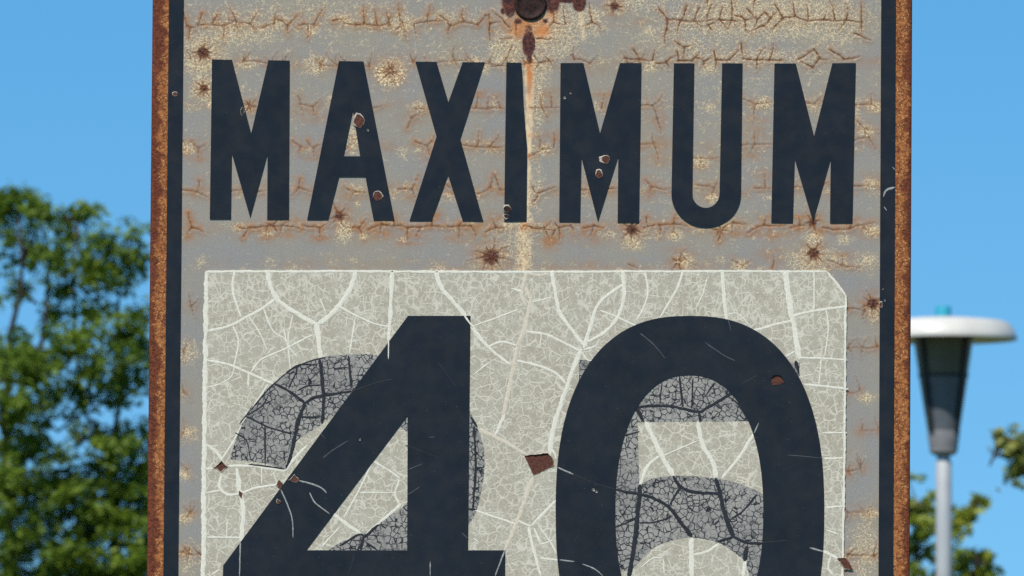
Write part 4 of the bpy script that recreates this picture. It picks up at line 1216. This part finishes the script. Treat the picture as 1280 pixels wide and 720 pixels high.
def tree(name, label, base, D, lobes, fill, main, leaf, tone, mat, seed, per=52, thin=.62, sp=.85, group='trees behind the sign'):
    """lobes: (u, v, radius_px, depth offset m, sprays); fill: world ellipsoids (centre, radii, sprays); main: world limb lines"""
    rng = np.random.default_rng(seed)
    root = thing(name, label, 'tree', (base[0], base[1], 0), group)
    o = np.array([base[0], base[1], 0.0])
    q = K * D
    cents = []
    for u, v, r, dy, k in lobes:
        c = at(u, v, D); c[1] += dy; c[2] += dy * math.tan(PITCH) ; c[0] += dy * (u - 640) * K
        for _ in range(max(1, round(k * (thin if v < 420 else thin * 1.2)))):
            w = rng.normal(size=3); w /= np.linalg.norm(w)
            rad = r * q * rng.random() ** .4
            cents.append(c + w * rad * np.array([1, 1.6, .85]))
    for c, rr, k in fill:
        for _ in range(k):
            w = rng.normal(size=3); w /= np.linalg.norm(w)
            cents.append(np.array(c) + w * np.array(rr) * (.45 + .55 * rng.random() ** .5))
    cents = np.array(cents)
    n = len(cents)
    # sprays: leaves scattered along a short drooping twig
    axis = rng.normal(size=(n, 3)); axis[:, 2] = axis[:, 2] * .4 + .25
    axis /= np.linalg.norm(axis, axis=1)[:, None]
    t_ = rng.uniform(-1, 1, size=(n, per))
    ln = rng.uniform(.07, .19, size=(n, 1)) * sp
    pos = cents[:, None, :] + axis[:, None, :] * (t_ * ln)[..., None] + rng.normal(size=(n, per, 3)) * .030 * sp
    pos[..., 2] -= (t_ ** 2) * .03
    pos = pos.reshape(-1, 3)
    sizes = leaf * rng.uniform(.6, 1.25, size=len(pos))
    tones = np.clip(np.repeat(rng.uniform(0, 1, n), per) * .6 + rng.uniform(0, .4, len(pos)), 0, 1)
    cr = leaf_mesh('crown', pos - o, sizes, tones, mat, root, rng)
    cr["kind"] = "stuff"
    lines = [([np.array(p) - o for p in pts], a, b) for pts, a, b in main]
    # twigs: every few sprays are tied back to the nearest limb point
    anchors = np.array([p for pts, a, b in main for p in pts])
    for i in range(0, n, 5):
        c = cents[i]
        cand = anchors[anchors[:, 2] < c[2] + .1] if (anchors[:, 2] < c[2] + .1).any() else anchors
        a = cand[np.argmin(((cand - c) ** 2).sum(1))]
        mid = (a + c) / 2 + np.array([0, 0, -.06]) + rng.normal(size=3) * .05
        lines.append(([a - o, mid - o, c - o], .012, .004))
    limbs('trunk', lines, M_BARK, root)
    return root

def ln(pts, D, dy=None):
    out = []
    for i, (u, v) in enumerate(pts):
        d = D + (dy[i] if dy else 0)
        out.append(at(u, v, d))
    return out

TD = 60.0
ML1 = m_leaf('dark_green_leaf', (.060, .125, .014), (.235, .330, .034))
b1 = at(95, 700, TD)
lobes1 = [(175, 590, 20, -.3, 12), (160, 615, 24, -.4, 14), (180, 640, 20, -.4, 12), (150, 655, 24, -.5, 14), (175, 690, 26, -.5, 16), (130, 700, 30, -.5, 16), (125, 590, 24, -.4, 12), (150, 560, 26, -.4, 14), (110, 640, 26, -.5, 14),
          (85, 600, 30, -.5, 12), (2, 252, 20, 0, 12), (24, 240, 9, .1, 4), (8, 285, 34, .2, 16), (44, 262, 17, -.2, 9), (30, 318, 30, .3, 12), (68, 282, 17, .1, 7), (60, 320, 24, -.3, 9),
          (95, 266, 12, 0, 6), (110, 267, 8, .1, 3), (84, 290, 12, .2, 4), (128, 305, 20, -.2, 10), (112, 328, 24, .2, 9), (150, 330, 22, .1, 9), (163, 306, 8, 0, 3), (166, 294, 4, 0, 1),
          (170, 281, 4, .1, 1), (176, 330, 12, .2, 5), (140, 352, 26, -.1, 10), (90, 352, 26, 0, 9), (20, 360, 26, .1, 7), (178, 395, 16, .1, 7), (150, 398, 22, -.3, 8),
          (115, 395, 28, 0, 10), (70, 395, 26, .3, 7), (55, 440, 40, -.6, 26), (15, 440, 34, -.5, 16), (110, 440, 38, -.5, 22), (160, 430, 30, -.3, 15), (185, 470, 34, 0, 12),
          (30, 480, 45, -.8, 30), (85, 490, 34, -.5, 16), (145, 480, 34, -.2, 14), (20, 540, 45, -.4, 24), (60, 560, 30, .3, 8), (110, 545, 26, .2, 8), (165, 540, 26, .2, 10),
          (20, 600, 45, -.6, 28), (60, 620, 40, -.6, 22), (105, 610, 30, .1, 10), (15, 660, 45, -.5, 26), (70, 680, 45, -.5, 26), (115, 670, 34, -.2, 14), (20, 715, 50, -.3, 26),
          (90, 725, 40, .1, 16), (165, 660, 22, .2, 6), (180, 700, 24, .1, 8), (150, 730, 30, .3, 8), (190, 620, 20, .4, 4), (60, 650, 60, 1.2, 10)]
c1 = at(-60, 640, TD)
fill1 = [((c1[0] - .7, TD + .3, c1[2] - .2), (1.3, 1.6, 1.3), 260), ((at(260, 650, TD)[0], TD + .5, c1[2] - .3), (.5, 1.0, 1.0), 90), ((at(80, 850, TD)[0], TD + .2, 3.5), (1.3, 1.4, .5), 170)]
m1 = [([(b1[0] + .05, TD, -.2), (b1[0] + .03, TD, 1.2), (b1[0] + .04, TD + .03, 2.4)], .10, .07),
      ([(b1[0] + .04, TD + .03, 2.4)] + ln([(140, 820), (145, 720), (144, 640), (142, 615)], TD), .045, .022),
      (ln([(142, 640), (137, 575), (124, 540), (104, 515), (96, 440), (92, 350), (96, 275)], TD, [0, 0, .05, 0, -.1, 0, 0]), .019, .006),
      (ln([(144, 632), (160, 606), (180, 582), (200, 540)], TD), .018, .008),
      (ln([(137, 575), (150, 500), (146, 420), (150, 340), (168, 284)], TD, [0, .1, .1, .1, .1]), .018, .004),
      ([(b1[0] + .03, TD, 1.9)] + ln([(40, 860), (15, 700), (6, 560), (12, 420), (26, 365), (28, 325), (20, 240)], TD, [.1, .2, .2, .1, 0, 0, 0]), .034, .006),
      (ln([(6, 560), (30, 480), (55, 420), (62, 330), (46, 255)], TD), .022, .005),
      ([(b1[0] + .03, TD, 2.1), (b1[0] - .7, TD + .2, 3.3), (b1[0] - 1.5, TD + .3, 4.6)], .05, .012),
      ([(b1[0] + .03, TD, 2.2), (b1[0] + .5, TD + .4, 3.2), (b1[0] + .8, TD + .5, 4.5)], .04, .010)]
tree('broadleaf_tree', 'tall dark green tree with thin branches and many sky gaps', (b1[0], TD), TD, lobes1, fill1, m1, .050, None, ML1, 3)

RD = 70.0
ML2 = m_leaf('yellow_green_leaf', (.13, .20, .025), (.42, .46, .06))
b2 = at(1120, 760, RD)
lobes2 = [(1142, 640, 16, 0, 8), (1158, 628, 12, .1, 5), (1150, 664, 20, -.1, 10), (1166, 660, 12, .2, 4), (1196, 652, 9, 0, 4), (1206, 643, 8, 0, 4), (1216, 633, 7, .1, 3), (1223, 623, 6, .1, 3),
          (1190, 662, 8, .1, 3), (1142, 690, 12, .1, 5), (1140, 720, 30, 0, 12), (1205, 698, 14, .1, 6), (1222, 705, 14, .2, 6), (1234, 695, 7, .1, 3), (1192, 720, 22, 0, 8), (1232, 722, 16, .1, 6), (1160, 740, 26, .2, 10)]
fill2 = [((at(1100, 700, RD)[0], RD + .3, 4.6), (.8, .9, .7), 90), ((at(1150, 800, RD)[0], RD + .2, 3.4), (1.3, 1.3, .8), 170)]
m2 = [([(b2[0], RD, -.2), (b2[0], RD, 1.3), (b2[0] + .03, RD, 2.6), (b2[0] - .02, RD, 4.0)], .09, .035),
      ([(b2[0] + .03, RD, 2.4)] + ln([(1160, 760), (1180, 690), (1192, 662), (1222, 624)], RD), .03, .005),
      ([(b2[0] + .03, RD, 2.8)] + ln([(1140, 740), (1146, 690), (1150, 630)], RD), .03, .006),
      ([(b2[0] + .03, RD, 2.2), (b2[0] + .6, RD + .1, 3.3)] + ln([(1205, 740), (1222, 700)], RD), .03, .005),
      ([(b2[0] + .03, RD, 2.2), (b2[0] - .6, RD + .3, 3.4), (b2[0] - .8, RD + .3, 4.6)], .03, .008)]
tree('broadleaf_tree', 'small sunlit yellow green tree behind the street lamp pole', (b2[0], RD), RD, lobes2, fill2, m2, .066, None, ML2, 8, 34, .55, .62)

QD = 52.0
ML3 = m_leaf('pale_green_leaf', (.10, .16, .03), (.38, .38, .10))
b3 = at(1640, 700, QD)
lobes3 = [(1250, 545, 8, 0, 4), (1262, 552, 10, 0, 5), (1272, 566, 11, .1, 6), (1276, 580, 11, 0, 6), (1272, 592, 8, 0, 4), (1282, 548, 10, .1, 4), (1290, 570, 16, 0, 8), (1310, 560, 22, .1, 10), (1340, 570, 30, .2, 14), (1380, 560, 40, .1, 20)]
fill3 = [((b3[0], QD + .2, 4.6), (1.0, 1.2, 1.1), 200), ((b3[0], QD + .2, 5.4), (.7, .8, .7), 80)]
m3 = [([(b3[0], QD, -.2), (b3[0] + .02, QD, 1.4), (b3[0], QD, 2.8), (b3[0] + .03, QD, 5.0)], .10, .02),
      ([(b3[0], QD, 3.2)] + ln([(1400, 590), (1330, 575), (1290, 568), (1256, 546)], QD), .035, .005),
      ([(b3[0], QD, 2.9), (b3[0] + .5, QD + .3, 3.8), (b3[0] + .8, QD + .3, 5.0)], .04, .01)]
tree('broadleaf_tree', 'pale green tree reaching a leafy branch towards the street lamp', (b3[0], QD), QD, lobes3, fill3, m3, .055, None, ML3, 12, 32, .55, .55)
